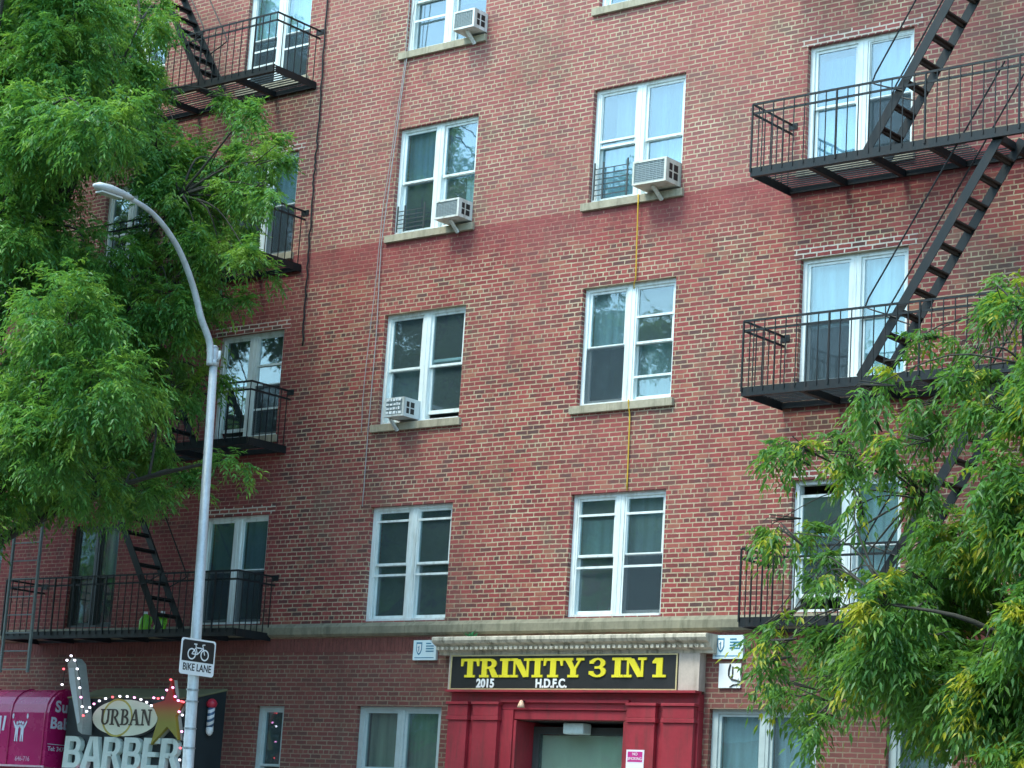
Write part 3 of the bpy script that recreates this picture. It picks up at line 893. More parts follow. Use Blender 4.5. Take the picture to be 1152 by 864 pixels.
fire_escape('fire_escape', -16.03, -9.9, 1, -14.32, (2, 3, 4, 5),
            'black iron fire escape on the right with balconies, stairs climbing to the right', {2: .84, 3: 1.0, 4: 1.0, 5: 1.0})
fire_escape('fire_escape', -30.75, -25.21, -1, -26.95, (2, 3, 4, 5),
            'black iron fire escape at left behind the tree, stairs climbing to the left', {2: .82, 3: .88, 4: 1.0, 5: 1.0}, drop=(-30.45, -29.75))


# ------------------------------------------------------------------ air conditioners
ACMATS = [mat_plain('casing_paint', c_, 0.5, 0.08, 6, bump=0.05, dirt=((0.30, 0.27, 0.19), 0.65)) for c_ in ((.62, .62, .54), (.66, .68, .64), (.70, .72, .70), (.55, .60, .60))]
def ac(x0, x1, z0, z1, yf, label, scr=False, brx=None):
    ACW = ACMATS.pop(0)
    R = tag(empty('air_conditioner', ((x0 + x1) / 2, -.1, z0)), label, 'air conditioner', 'window air conditioners')
    c = MB(); w = .028
    c.box(x0, x1, yf + .03, .10, z0, z1)
    # raised front frame
    c.box(x0, x0 + w, yf, yf + .029, z0, z1); c.box(x1 - w * 1.2, x1, yf, yf + .029, z0, z1)
    c.box(x0 + w, x1 - w * 1.2, yf, yf + .029, z0, z0 + w); c.box(x0 + w, x1 - w * 1.2, yf, yf + .029, z1 - w, z1)
    B = c.build('casing', ACW, R)
    gm = MB(); gm.box(x0 + w, x1 - w * 1.2, yf + .022, yf + .0285, z0 + w, z1 - w)
    nz = 11
    for i in range(nz):
        zz = z0 + w + (z1 - z0 - 2 * w) * (i + .5) / nz
        gm.box(x0 + w, x1 - w * 1.2, yf + .010, yf + .021, zz - .005, zz + .005)
    nx = 8
    for i in range(1, nx):
        xx = x0 + w + (x1 - x0 - 2.2 * w) * i / nx
        gm.box(xx - .003, xx + .003, yf + .006, yf + .0095, z0 + w, z1 - w)
    gm.build('grille', ACG, R)
    if scr:
        mm = MB(); rnd = random.Random(5)
        for r_ in range(4):
            xx = x0 + w
            while xx < x1 - w * 2.4:
                l = rnd.uniform(.02, .06)
                mm.box(xx, xx + l, yf - .002, yf + .004, z0 + .04 + r_ * .065, z0 + .065 + r_ * .065 + rnd.uniform(0, .02)); xx += l + .02
        mm.build('white_marks', SIGNWHITE, R)
    v = MB()
    L = .0 - yf
    for a, b in ((.22, .42), (.52, .80)):
        for k in range(2):
            h = (z1 - z0)
            v.box(x1 + .0005, x1 + .003, yf + L * a, yf + L * b, z0 + h * (.18 + .34 * k), z0 + h * (.46 + .34 * k))
    v.build('side_vent', BLACK, R)
    bx = brx if brx is not None else (x0 + x1) / 2
    MB().bar((bx, yf + .10, z0 - .01), (bx + .03, -.062, z0 - .17), .05, .035).build('bracket', ACW, R)
    return R
ac(-18.44, -17.86, 10.83, 11.18, -.36, 'largest window air conditioner, over the yellow hose')
ac(-22.16, -21.68, 10.83, 11.12, -.32, 'window air conditioner straight below the one at the top of the photo')
ac(-22.05, -21.63, 13.83, 14.13, -.32, 'window air conditioner at the top edge of the photo')
ac(-22.90, -22.52, 7.84, 8.13, -.30, 'lowest window air conditioner, its grille covered in white marks', True, -22.86)


def guard(x0, x1, z0, z1, n, label):
    R = tag(empty('window_guard', ((x0 + x1) / 2, -.02, z0)), label, 'window guard', 'window guards')
    m = MB()
    for i in range(n):
        zz = z0 + (z1 - z0) * (i + .5) / n
        m.box(x0, x1, .035, .043, zz - .007, zz + .007)
    m.build('bars', DARKFRAME, R)
    for xx in (x0, x0 + (x1 - x0) * .25, x1 - .03): MB().box(xx, xx + .022, .018, .034, z0 - .03, z1 + .05).build('upright', DARKFRAME, R)
guard(-19.42, -18.80, 10.88, 11.36, 6, 'tall dark child guard in the lower left sash beside the largest air conditioner')
guard(-23.24, -22.66, 10.88, 11.22, 5, 'low dark child guard in the sash left of an air conditioner')

# ------------------------------------------------------------------ hoses, ropes, cables
def rope(name, pts, r, mat, label, cat, seed=1, n=26, wig=.02, group=None):
    rnd = random.Random(seed)
    P = []
    for (a, b) in zip(pts[:-1], pts[1:]):
        for i in range(n):
            f = i / n
            P.append(tuple(a[j] + (b[j] - a[j]) * f + (rnd.uniform(-wig, wig) if j == 0 else 0) * .4 for j in range(3)))
    P.append(pts[-1])
    return tag(MB().tube(P, r, 6).build(name, mat, None, smooth=True), label, cat, group)
YH = mat_plain('yellow_hose', (.62, .38, .02), .5, .12, 8)
rope('hose', [(-18.53, -.07, 10.80), (-18.53, -.03, 9.58), (-18.60, .03, 9.50), (-18.65, .11, 9.42), (-18.65, .11, 7.86), (-18.52, -.07, 7.80), (-18.51, -.03, 7.6), (-18.50, -.02, 6.54)], .0095, YH,
     'thin yellow hose hanging down the wall from the largest air conditioner', 'hose', 3, 8, .004)
GRY = mat_plain('grey_cable', (.34, .33, .33), .6, .15, 8)
rope('cable', [(-23.10, -.03, 18.5), (-23.15, -.03, 14.6), (-23.34, -.05, 12.2), (-23.44, -.05, 10.9), (-23.48, -.03, 10.6), (-23.44, -.03, 9.2), (-23.46, -.03, 7.7), (-23.46, -.03, 6.55)], .008, GRY,
     'pale grey cable hanging beside the left jambs of the air conditioned windows', 'cable', 4, 8, .008, 'cables on the brick wall')
rope('cable', [(-23.22, -.03, 18.5), (-23.27, -.03, 13.6), (-23.42, -.03, 12.0), (-23.50, -.03, 11.3), (-23.52, -.05, 10.0), (-23.60, -.03, 8.9), (-23.62, -.03, 8.2), (-23.60, -.03, 7.7)], .006, GRY,
     'thinner slack grey cable hanging just left of the straight pale cable', 'cable', 5, 8, .008, 'cables on the brick wall')
rope('cable', [(-25.18, -.03, 18.5), (-25.10, -.03, 14.8), (-25.06, -.03, 12.6), (-25.08, -.03, 11.9), (-25.05, -.03, 10.6), (-25.02, -.03, 9.2)], .014, IRON,
     'black cable down the wall beside the left fire escape', 'cable', 6, 12, .05, 'cables on the brick wall')

# bottles on the lowest left platform
GRN = mat_plain('lime_plastic', (.22, .60, .05), .3, .1, 8)
def jug(x, y, z, s, label, tilt=0):
    R = tag(empty('plastic_jug', (x, y, z)), label, 'jug', 'jugs on the fire escape')
    MB().tube([(x, y, z), (x, y, z + .03 * s), (x + tilt * .5, y, z + .2 * s), (x + tilt * .7, y, z + .25 * s), (x + tilt, y, z + .29 * s)], [.085 * s, .10 * s, .095 * s, .06 * s, .03 * s], 10).build('body', GRN, R, smooth=True)
    MB().tube([(x + tilt, y, z + .29 * s), (x + tilt, y, z + .33 * s)], [.035 * s, .033 * s], 8).build('cap', SIGNWHITE, R)
    MB().tube([(x + .09 * s, y, z + .10 * s), (x + .15 * s, y, z + .14 * s), (x + .15 * s, y, z + .22 * s), (x + .07 * s + tilt, y, z + .26 * s)], .014 * s, 6).build('handle', GRN, R, smooth=True)
jug(-27.63, -.45, 4.642, 1.0, 'upright lime green jug on the lowest left fire escape platform')
jug(-27.28, -.45, 4.642, 1.0, 'tilted lime green jug at the foot of the left stairs', .05)
# weed on the cornice
wd = MB(); rnd = random.Random(8)
for i in range(26):
    a = rnd.uniform(0, 6.28); l = rnd.uniform(.06, .13); c = Vector((-21.02 + rnd.uniform(-.07, .07), -.16 + rnd.uniform(-.04, .04), 4.517))
    t = c + Vector((math.cos(a) * l * .8, math.sin(a) * l * .5, l * rnd.uniform(.3, 1)))
    s = Vector((-math.sin(a), math.cos(a), .3)) * .016; mdl = (c + t) / 2 + Vector((0, 0, .02))
    wd.poly([c, mdl + s, t, mdl - s])
tag(wd.build('weed', mat_plain('weed_green', (.03, .22, .08), .5), None), 'small green weed growing on top of the entrance cornice', 'plant')

# ------------------------------------------------------------------ barber shop front
BS = tag(empty('barber_sign_box', (-27.5, -.4, 2.3)), 'black boxed BARBER shop sign with oval, star and razor shapes under a sloping olive top', 'sign')
bx0, bx1 = -28.93, -26.09
MB().xprism([(-.002, 2.25), (-.76, 2.25), (-.76, 3.55), (-.002, 3.75)], bx0, bx1).build('body', mat_plain('sign_box_black', (.018, .028, .032), .5, .2), BS)
MB().xprism([(-.002, 3.753), (-.78, 3.553), (-.78, 3.573), (-.002, 3.785)], bx0 - .02, bx1 + .02).build('sloping_top', mat_plain('olive_canvas', (.17, .17, .09), .8, .2, 3), BS)
BOLD = {
 'B': (.92, [R4(.0, 0, .27, 1), R4(.25, .84, .55, 1), R4(.25, .42, .55, .57), R4(.25, 0, .55, .16)] + ARC(.52, .72, .34, .28, .24, .14, -90, 90, 6) + ARC(.54, .28, .38, .29, .26, .14, -90, 90, 6)),
 'A': (1.0, [[(-.04, 0), (.26, 0), (.50, 1), (.30, 1)], [(.70, 0), (1.02, 0), (.70, 1), (.46, 1)], R4(.24, .22, .76, .38), R4(.30, .90, .72, 1.0)]),
 'R': (.98, [R4(.0, 0, .27, 1), R4(.25, .84, .55, 1), R4(.25, .40, .55, .55)] + ARC(.52, .70, .36, .30, .25, .15, -90, 90, 6) + [[(.42, .46), (.68, .46), (1.0, 0), (.70, 0)]]),
 'E': (.82, [R4(.0, 0, .27, 1), R4(.25, .83, .80, 1), R4(.25, .42, .66, .57), R4(.25, 0, .82, .17)]),
}
SEAF = mat_plain('pale_silver_green', (.62, .72, .68), .5, .12, 6)
lt = MB(); ed = MB(); u = 0; L_ = []
for ch in 'BARBER':
    adv, P = BOLD[ch]; L_.append((u, P)); u += adv + .06
sw = (-26.10 + 28.84) / u
for uu, P in L_:
    lt = MB(); glyph_poly(lt, P, -28.84 + uu * sw, 2.445, sw, .50, -.845, -.7605, shear=.05)
    lt.build('letter', SEAF, BS)
ov = MB(); cx_, cz_ = -27.49, 3.25
el = lambda rx, rz, n=40: [(cx_ + rx * math.cos(2 * math.pi * i / n), cz_ + rz * math.sin(2 * math.pi * i / n)) for i in range(n)]
ov.prism(el(.80, .315), -.80, -.7605)
OV = ov.build('oval_panel', BLACK, BS)
MB().prism(el(.76, .285), -.815, -.8005).build('oval_face', mat_plain('oval_cream', (.78, .80, .64), .5, .06), OV)
ring = MB()
for pl_ in ARC(cx_ - .17, cz_, .36, .30, .035, .03, 0, 360, 30): ring.prism(pl_, -.819, -.8155)
ring.build('ring', mat_plain('gold_ring', (.50, .42, .08), .5), OV)
URB = {
 'U': (.9, [R4(.1, .3, .28, .92), R4(.68, .3, .82, .92), R4(0, .92, .40, 1), R4(.56, .92, .92, 1)] + ARC(.46, .32, .36, .32, .17, .10, 180, 360, 8)),
 'R': (.95, [R4(.12, .06, .30, .95), R4(0, 0, .42, .08), R4(0, .92, .45, 1)] + ARC(.42, .73, .34, .27, .16, .08, -95, 95, 8) + [[(.36, .5), (.54, .5), (1.05, -.12), (.84, -.1)]]),
 'B': (.88, [R4(.12, .06, .30, .95), R4(0, 0, .45, .08), R4(0, .92, .45, 1), R4(.28, .48, .5, .56)] + ARC(.42, .76, .30, .24, .16, .08, -95, 95, 8) + ARC(.44, .27, .38, .28, .18, .09, -95, 95, 8)),
 'A': (1.0, [[(.02, 0), (.14, 0), (.52, 1), (.42, 1)], [(.66, 0), (.90, 0), (.56, 1), (.40, 1)], R4(.22, .30, .70, .38), R4(-.08, 0, .26, .07), R4(.56, 0, 1.0, .07)]),
 'N': (1.0, [R4(.12, .06, .22, .95), R4(.78, .0, .88, .95), [(.12, 1), (.34, 1), (.88, 0), (.74, 0)], R4(0, 0, .34, .08), R4(.66, .92, 1.0, 1), R4(0, .92, .2, 1)]),
}
ut = MB(); u = 0; L_ = []
for ch in 'URBAN':
    adv, P = URB[ch]; L_.append((u, P)); u += adv + .05
sw = 1.20 / u
for uu, P in L_: glyph_poly(ut, P, cx_ - .56 + uu * sw, cz_ - .115, sw, .25, -.826, -.8195)
ut.build('urban_lettering', mat_plain('dark_brown_ink', (.05, .035, .02), .5), OV)
# star
def star(cx, cz, R_, r_, n=5, a0=90):
    return [(cx + (R_ if i % 2 == 0 else r_) * math.cos(rad(a0 + 180 / n * i)) * .78, cz + (R_ if i % 2 == 0 else r_) * math.sin(rad(a0 + 180 / n * i))) for i in range(2 * n)]
t = NT('red_to_gold_star'); s = t.n('SeparateXYZ'); t.set(s.inputs[0], t.pos())
t.bsdf(t.ramp(t.step(s.outputs[2], 2.9, 3.75), [(.25, (.30, .26, .03)), (.5, (.38, .20, .03)), (.8, (.50, .035, .025))]), .5)
stp = [(-26.40, 3.84), (-26.31, 3.52), (-26.10, 3.49), (-26.24, 3.28), (-26.13, 2.92), (-26.40, 3.12), (-26.74, 2.84), (-26.62, 3.24), (-26.78, 3.46), (-26.51, 3.52)]
MB().prism(stp, -.90, -.84).build('star', t.mat, BS)
MB().prism([(a + (0.0), b) for a, b in stp], -.839, -.77).build('star_side', mat_plain('star_edge', (.42, .42, .36), .5), BS)
# straight razor shape
RZ = .17
rz = [(-28.95, 4.10), (-28.84, 4.18), (-28.73, 4.10), (-28.45, 3.25), (-28.43, 2.97), (-28.53, 3.02), (-28.86, 3.80)]
MB().prism([(a + RZ, b) for a, b in rz], -.99, -.79).build('razor', mat_plain('razor_grey', (.30, .33, .31), .5, .15), BS)
MB().prism([(a + RZ, b) for a, b in ((-28.90, 4.02), (-28.78, 4.02), (-28.50, 3.16), (-28.56, 3.13), (-28.84, 3.78))], -.996, -.9905).build('razor_face', mat_plain('razor_pale', (.48, .54, .56), .5, .1), BS)

# string of lit bulbs
LS = tag(empty('light_string', (-27.5, -.9, 3.6)), 'string of lit pink, white and red bulbs outlining the barber sign shapes', 'string lights')
EW, EP, ER = mat_emit('lit_white_bulb', (.85, .85, 1), 1.5), mat_emit('lit_pink_bulb', (1, .35, .75), 1.4), mat_emit('lit_red_bulb', (1, .10, .12), 1.1)
path = [(-28.99, 3.75), (-28.99, 4.0), (-28.93, 4.14), (-28.84, 4.21), (-28.74, 4.14), (-28.66, 4.0), (-28.60, 3.85), (-28.55, 3.70), (-28.50, 3.55), (-28.45, 3.40), (-28.40, 3.26)]
path = [(a + RZ, b) for a, b in path]
for i in range(12):
    a = rad(165 - i * 130 / 11); path.append((cx_ + .84 * math.cos(a), cz_ + .33 * math.sin(a)))
path += [(-26.76, 3.56), (-26.66, 3.55), (-26.56, 3.56), (-26.48, 3.68), (-26.41, 3.84), (-26.35, 3.72), (-26.28, 3.58), (-26.20, 3.52), (-26.13, 3.51), (-26.16, 3.35), (-26.08, 3.50), (-26.08, 3.30), (-26.06, 3.05), (-26.06, 2.80), (-26.05, 2.62), (-26.05, 2.45)]
cord = MB(); cord.tube([(x, -1.003 if i < 11 else -.875, z) for i, (x, z) in enumerate(path)], .006, 5); cord.build('cord', BLACK, LS)
pal = [EW, ER, EW, EW, EW, EW, EW, EW, EP, EW, ER, EW, EW, EP, EW, EW, ER, EW, EW, EP, EW, EW, EW, EP, ER, EP, EP, ER, EP, EP, EP, ER, EP, ER, EW, EP, ER, EW, ER]
bme = []
for i, (x, z) in enumerate(path):
    y = -1.012 if i < 11 else -.888
    m = MB().tube([(x, y - .028, z - .012), (x, y - .022, z), (x, y, z), (x, y + .006, z)], [.005, .016, .016, .008], 7)
    m.build('bulb', pal[i % len(pal)], LS, smooth=True)
low = [(-28.8 + i * .16, 2.415) for i in range(17)]
cord = MB(); cord.tube([(x, -.775, z) for x, z in low], .006, 5); cord.build('cord', BLACK, LS)
for i, (x, z) in enumerate(low):
    MB().tube([(x, -.80, z), (x, -.79, z), (x, -.776, z)], [.006, .019, .012], 7).build('bulb', [EP, EW, EP, ER][i % 4], LS, smooth=True)

# little barber pole on the side of the box
BP = tag(empty('barber_pole', (-26.05, -.36, 3.06)), 'small striped barber pole with red ball top on the side of the sign box', 'barber pole')
t = NT('diagonal_stripes'); s = t.n('SeparateXYZ'); t.set(s.inputs[0], t.pos())
w_ = t.math('FRACT', t.math('MULTIPLY', t.math('ADD', s.outputs[2], t.math('MULTIPLY', s.outputs[1], -.6)), 10.5))
t.bsdf(t.mix(t.math('GREATER_THAN', w_, .55), (.78, .80, .82, 1), (.05, .12, .22, 1)), .3)
MB().tube([(-26.02, -.36, 3.16), (-26.02, -.36, 3.46)], .058, 12).build('cylinder', t.mat, BP, smooth=True)
cap_ = [(-26.02, -.36, z) for z in (3.46, 3.48, 3.53, 3.58, 3.60)]
MB().tube(cap_, [.05, .075, .09, .06, .02], 12).build('ball_top', mat_plain('barber_red', (.55, .03, .06), .35), BP, smooth=True)
MB().tube([(-26.02, -.36, z) for z in (3.03, 3.06, 3.10, 3.16)], [.015, .045, .06, .058], 12).build('end_cap', SIGNWHITE, BP, smooth=True)
MB().box(-26.088, -26.03, -.375, -.345, 3.25, 3.29).build('bracket', BLACK, BP)

# ------------------------------------------------------------------ pink awning
PINK = mat_plain('magenta_vinyl', (.40, .012, .115), .25, .10, 2, bump=.1)
PW = tag(empty('awning', (-31.2, -.5, 2.45)), 'glossy magenta shop awning with white figures beside the barber sign', 'awning')
prof = [(-.002, 2.44), (-1.0, 2.44), (-1.0, 3.30)] + [(-1.0 + .42 * (1 - math.cos(rad(a))), 3.30 + .40 * math.sin(rad(a))) for a in (20, 40, 60, 80, 90)] + [(-.002, 3.74)]
ax0, ax1 = -33.4, -29.10
MB().xprism(prof, ax0, ax1).build('cover', PINK, PW)
for xx in (-29.18, -30.04, -30.90, -31.76, -32.62):
    pts = [(xx, -1.004, 2.46), (xx, -1.004, 3.28)] + [(xx, y - .004, z + .004) for y, z in prof[3:8]]
    MB().tube(pts, .014, 6).build('rib', PINK, PW, smooth=True)
INK = mat_plain('pale_print', (.62, .68, .82), .4, .05)
text_mesh('side_lettering', 'Sug', .25, (ax1 + .004, -.88, 3.33), EAST, INK, PW, .002, .008, 'LEFT', space=1.15)
text_mesh('side_lettering', 'Babi', .25, (ax1 + .004, -.955, 3.06), EAST, INK, PW, .002, .008, 'LEFT', space=1.1)
text_mesh('side_lettering', 'Tel: 347', .10, (ax1 + .004, -.96, 2.70), EAST, INK, PW, .002, .001, 'LEFT')
MB().box(ax1 + .002, ax1 + .005, -.97, -.15, 2.80, 2.81).build('printed_line', INK, PW)
fg = MB()
def figure(cx, zb, s):
    fg.tube([(cx, -1.005, zb + .34 * s), (cx, -1.008, zb + .36 * s)], .03 * s, 8)
    n = 12
    fg.prism([(cx + .035 * s * math.cos(2 * math.pi * i / n), zb + .40 * s + .035 * s * math.sin(2 * math.pi * i / n)) for i in range(n)], -1.006, -1.001)
    fg.prism([(cx - .05 * s, zb + .34 * s), (cx + .05 * s, zb + .34 * s), (cx + .045 * s, zb + .15 * s), (cx - .045 * s, zb + .15 * s)], -1.0065, -1.001)
    for k in (-1, 1):
        fg.prism([(cx + k * .04 * s, zb + .33 * s), (cx + k * .06 * s, zb + .28 * s), (cx + k * .14 * s, zb + .42 * s), (cx + k * .12 * s, zb + .45 * s)], -1.007, -1.001)
        fg.prism([(cx + k * .01 * s, zb + .15 * s), (cx + k * .045 * s, zb + .15 * s), (cx + k * .05 * s, zb), (cx + k * .02 * s, zb)], -1.0075, -1.001)
figure(-29.86, 2.83, .75); figure(-29.72, 2.83, .75)
for cx in (-29.98, -29.62):
    fg.prism([(cx + .022 * math.cos(i * .7), 3.24 + .045 * math.sin(i * .7)) for i in range(9)], -1.006, -1.001)
fg.prism([(-30.5, 2.9), (-30.42, 2.9), (-30.42, 3.24), (-30.5, 3.24)], -1.006, -1.001); fg.prism([(-30.34, 2.95), (-30.28, 2.95), (-30.28, 3.24), (-30.34, 3.24)], -1.006, -1.001)
fg.prism([(-30.24, 3.0), (-30.19, 3.0), (-30.16, 3.24), (-30.21, 3.24)], -1.006, -1.001)
fg.build('figures', INK, PW)
text_mesh('front_lettering', '646-716', .11, (-29.65, -1.003, 2.52), FRONT, mat_plain('faded_print', (.62, .35, .50), .4), PW, .002, .001)
MB().box(ax0, ax1, -1.012, -.99, 2.425, 2.455).build('hem', mat_plain('pale_hem', (.55, .40, .45), .5), PW)

# shop fronts under the awnings (mostly outside the frame)
for (a, b, z0, z1) in SHOPS:
    m = MB(); m.box(a, a + .07, .06, .16, z0, z1); m.box(b - .07, b, .06, .16, z0, z1); m.box(a + .07, b - .07, .06, .16, z1 - .08, z1); m.box((a + b) / 2 - .04, (a + b) / 2 + .04, .062, .158, z0, z1 - .08); m.box(a + .07, b - .07, .06, .16, z0, z0 + .4)
    w = m.build('shop_front', DARKFRAME, BLD)
    MB().box(a + .07, b - .07, .10, .11, z0 + .4, z1 - .08).build('pane', GLASS, w)

# ------------------------------------------------------------------ street lamp with sign
LP = tag(empty('street_lamp', (-21.92, -4.5, .13)), 'tall galvanised street lamp with curved arm and cobra head, carrying the bike lane sign', 'street lamp')
px = lambda z: -21.92 - .037 * z
MB().tube([(px(0), -4.5, .13), (px(.4), -4.5, .42), (px(.5), -4.5, .5), (px(4), -4.5, 4.0), (px(7.9), -4.5, 7.95)], [.16, .14, .080, .072, .053], 16).build('pole', GALV, LP, smooth=True)
m = MB(); m.tube([(px(7.7), -4.5, 7.70), (px(7.7), -4.5, 7.78)], .072, 14); m.tube([(px(8.0), -4.5, 7.955), (px(8), -4.5, 7.985)], [.062, .03], 12)
m.tube([(px(7.7) + .06, -4.5, 7.76), (px(7.7) + .10, -4.5, 7.80), (px(7.7) + .10, -4.5, 7.90)], .022, 8)
m.build('clamp', GALV, LP, smooth=True)
arm = [(px(7.7), -4.56, 7.70), (px(7.9), -4.60, 8.00), (px(8.2), -4.78, 8.30), (-22.22, -4.93, 8.60), (-22.2, -5.12, 8.88), (-22.16, -5.38, 9.14), (-22.12, -5.68, 9.34), (-22.08, -6.0, 9.47), (-22.05, -6.38, 9.535)]
# smooth the arm curve
def catmull(P, n=6):
    P = [Vector(p) for p in P]; Q = [P[0]] + P + [P[-1]]; o = []
    for i in range(1, len(Q) - 2):
        for j in range(n):
            t = j / n; a, b, c, d = Q[i - 1:i + 3]
            o.append(.5 * ((2 * b) + (c - a) * t + (2 * a - 5 * b + 4 * c - d) * t * t + (3 * b - a - 3 * c + d) * t ** 3))
    return o + [P[-1]]
A_ = catmull(arm)
MB().tube(A_, [.050 - .018 * i / len(A_) for i in range(len(A_))], 12).build('arm', GALV, LP, smooth=True)
hd = MB(); hp = [(-22.05, -6.33, 9.535), (-22.05, -6.42, 9.54), (-22.04, -6.55, 9.545), (-22.03, -6.75, 9.55), (-22.02, -6.92, 9.54), (-22.02, -7.0, 9.53)]
hd.tube(hp, [.045, .07, .085, .10, .085, .03], 14)
hv = hd.v; hd.v = [(x_, y_, 9.54 + (z_ - 9.54) * .62) for x_, y_, z_ in hv]
hd.build('lamp_head', mat_plain('lamp_grey', (.50, .52, .52), .5), LP, smooth=True)
MB().box(-22.10, -21.97, -6.90, -6.55, 9.465, 9.487).build('lens', mat_plain('lamp_lens', (.55, .55, .50), .2), LP)
m = MB()
BND = mat_plain('steel_band', (.30, .34, .36), .4, metal=.5)
for z in (3.35, 3.20, 2.85, 2.6): MB().tube([(px(z), -4.5, z), (px(z), -4.5, z + .02)], .084, 14).build('band', BND, LP)

# the bike lane sign: faces along the street (+x), held to the pole by clamps
BK = tag(empty('bike_lane_sign', (-21.93, -4.5, 3.55)), 'black and white BIKE LANE sign with bicycle symbol clamped to the lamp pole', 'sign')
sxp, syc, szc, sw2, sh2 = -21.945, -4.56, 3.775, .305, .235
def rrect(w, h, r, n=5):
    P = []
    for cx, cz, a in ((w - r, h - r, 0), (-w + r, h - r, 90), (-w + r, -h + r, 180), (w - r, -h + r, 270)):
        for i in range(n + 1):
            P.append((syc + cx + r * math.cos(rad(a + 90 * i / n)), szc + cz + r * math.sin(rad(a + 90 * i / n))))
    return P
MB().xprism(rrect(sw2, sh2, .04), sxp, sxp + .006).build('plate', SIGNWHITE, BK)
m = MB(); x_ = sxp + .006
m.xprism([(syc - .282, szc - .062), (syc + .282, szc - .062), (syc + .282, szc + .185), (syc + .255, szc + .212), (syc - .255, szc + .212), (syc - .282, szc + .185)], x_ + .0003, x_ + .002)
m.build('black_field', BLACK, BK)
m = MB(); xb = x_ + .0035
def ring2(cy_, cz_, r, w):
    for i in range(20):
        a, b = 2 * math.pi * i / 20, 2 * math.pi * (i + 1) / 20
        m.poly([(xb, cy_ + r * math.cos(a), cz_ + r * math.sin(a)), (xb, cy_ + r * math.cos(b), cz_ + r * math.sin(b)), (xb, cy_ + (r - w) * math.cos(b), cz_ + (r - w) * math.sin(b)), (xb, cy_ + (r - w) * math.cos(a), cz_ + (r - w) * math.sin(a))])
def seg(a, b, w=.014):
    m.bar((xb, syc + a[0], szc + a[1]), (xb, syc + b[0], szc + b[1]), w, .002, up=(1, 0, 0))
W1, W2 = (-.115, .035), (.115, .035)
ring2(syc + W1[0], szc + W1[1], .075, .018); ring2(syc + W2[0], szc + W2[1], .075, .018)
seg(W1, (-.05, .12)); seg((-.05, .12), (.075, .12)); seg((-.05, .12), (-.015, .035)); seg((-.015, .035), (.075, .12)); seg(W1, (-.015, .035)); seg((.065, .165), W2); seg((-.085, .165), (-.03, .165), .016); seg((-.055, .165), (-.04, .1)); seg((.065, .165), (.11, .17), .014)
m.build('bicycle_symbol', SIGNWHITE, BK)
text_mesh('lettering', 'BIKE LANE', .132, (x_ + .001, syc, szc - .180), EAST, BLACK, BK, .0015, .002, sx=.82)
m = MB(); m.box(sxp - .05, sxp - .001, -4.52, -4.48, 3.88, 3.91); m.box(sxp - .05, sxp - .001, -4.52, -4.48, 3.62, 3.65); m.build('clamp', GALV, BK)


# ------------------------------------------------------------------ trees
def leaves(clumps, per, seed, leaf_len, rachis, nl, wratio=.32, droop=1.0):
    """compound leaves with folded leaflets, scattered through each clump"""
    rg = np.random.default_rng(seed)
    V, Rn = [], []
    for (cx, cy_, cz, r, *q) in clumps:
        dens = q[0] if q else 1.0
        n = int(per * (r ** 2.2) * dens)
        # twigs first: leaves gather along them
        nt = max(3, n // 14)
        tw = rg.normal(size=(nt, 3)); tw /= np.linalg.norm(tw, axis=1)[:, None]
        tr = r * (.35 + .65 * rg.random(nt) ** .6)
        tend = tw * tr[:, None] * np.array([1, 1, .78])
        k = rg.integers(0, nt, n)
        f = .45 + .6 * rg.random(n)
        P = tend[k] * f[:, None] + rg.normal(size=(n, 3)) * .09 * r
        P += np.array([cx, cy_, cz])
        d = tw[k] * .8 + rg.normal(size=(n, 3)) * .6
        d[:, 2] -= .15
        d /= np.linalg.norm(d, axis=1)[:, None]
        side = np.cross(d, np.array([0, 0, 1.])); side /= (np.linalg.norm(side, axis=1)[:, None] + 1e-6)
        base_r = rg.random(n)
        L = rachis * (.7 + .6 * rg.random(n))
        for j in range(nl):
            u = (j // 2 + 1) / ((nl + 1) // 2)
            sgn = 1 if j % 2 == 0 else -1
            if j == nl - 1: sgn = 0
            c = P + d * (L * u)[:, None]
            c[:, 2] -= droop * (u ** 2) * L * .5
            ld = side * sgn * .85 + d * (.55 if sgn else 1) + rg.normal(size=(n, 3)) * .22
            ld[:, 2] -= .45 * droop + .2 * rg.random(n)
            ld /= np.linalg.norm(ld, axis=1)[:, None]
            ll = leaf_len * (.7 + .6 * rg.random(n))
            wn_ = np.cross(ld, rg.normal(size=(n, 3)) * .5 + np.array([0, 0, 1.])); wn_ /= (np.linalg.norm(wn_, axis=1)[:, None] + 1e-6)
            w_ = wn_ * (ll * wratio * .5)[:, None]
            tip = c + ld * ll[:, None]; tip[:, 2] -= ll * .12 * droop
            mid = c + ld * (ll * .42)[:, None]
            up_ = np.cross(wn_, ld) * (ll * .05)[:, None]
            V.append(np.stack([c, mid + w_ + up_, tip, mid - w_ + up_], 1))
            Rn.append(np.clip(base_r * .7 + rg.random(n) * .3, 0, 1))
    return np.concatenate(V), np.concatenate(Rn)


def leaf_object(name, VV, RR, mat, parent):
    off = np.array(wpos(parent))
    n = len(VV)
    v = (VV - off).reshape(-1, 3)
    me = bpy.data.meshes.new(name)
    me.vertices.add(4 * n); me.vertices.foreach_set('co', v.ravel())
    idx = (np.arange(n)[:, None] * 4 + np.array([0, 1, 2, 0, 2, 3])).ravel()
    me.loops.add(6 * n); me.loops.foreach_set('vertex_index', idx)
    me.polygons.add(2 * n); me.polygons.foreach_set('loop_start', np.arange(2 * n) * 3)
    me.update(calc_edges=True)
    a = me.attributes.new('rnd', 'FLOAT', 'FACE'); a.data.foreach_set('value', np.repeat(RR, 2).astype(np.float32))
    me.materials.append(mat)
    o = bpy.data.objects.new(name, me); COL.objects.link(o); o.parent = parent
    return o


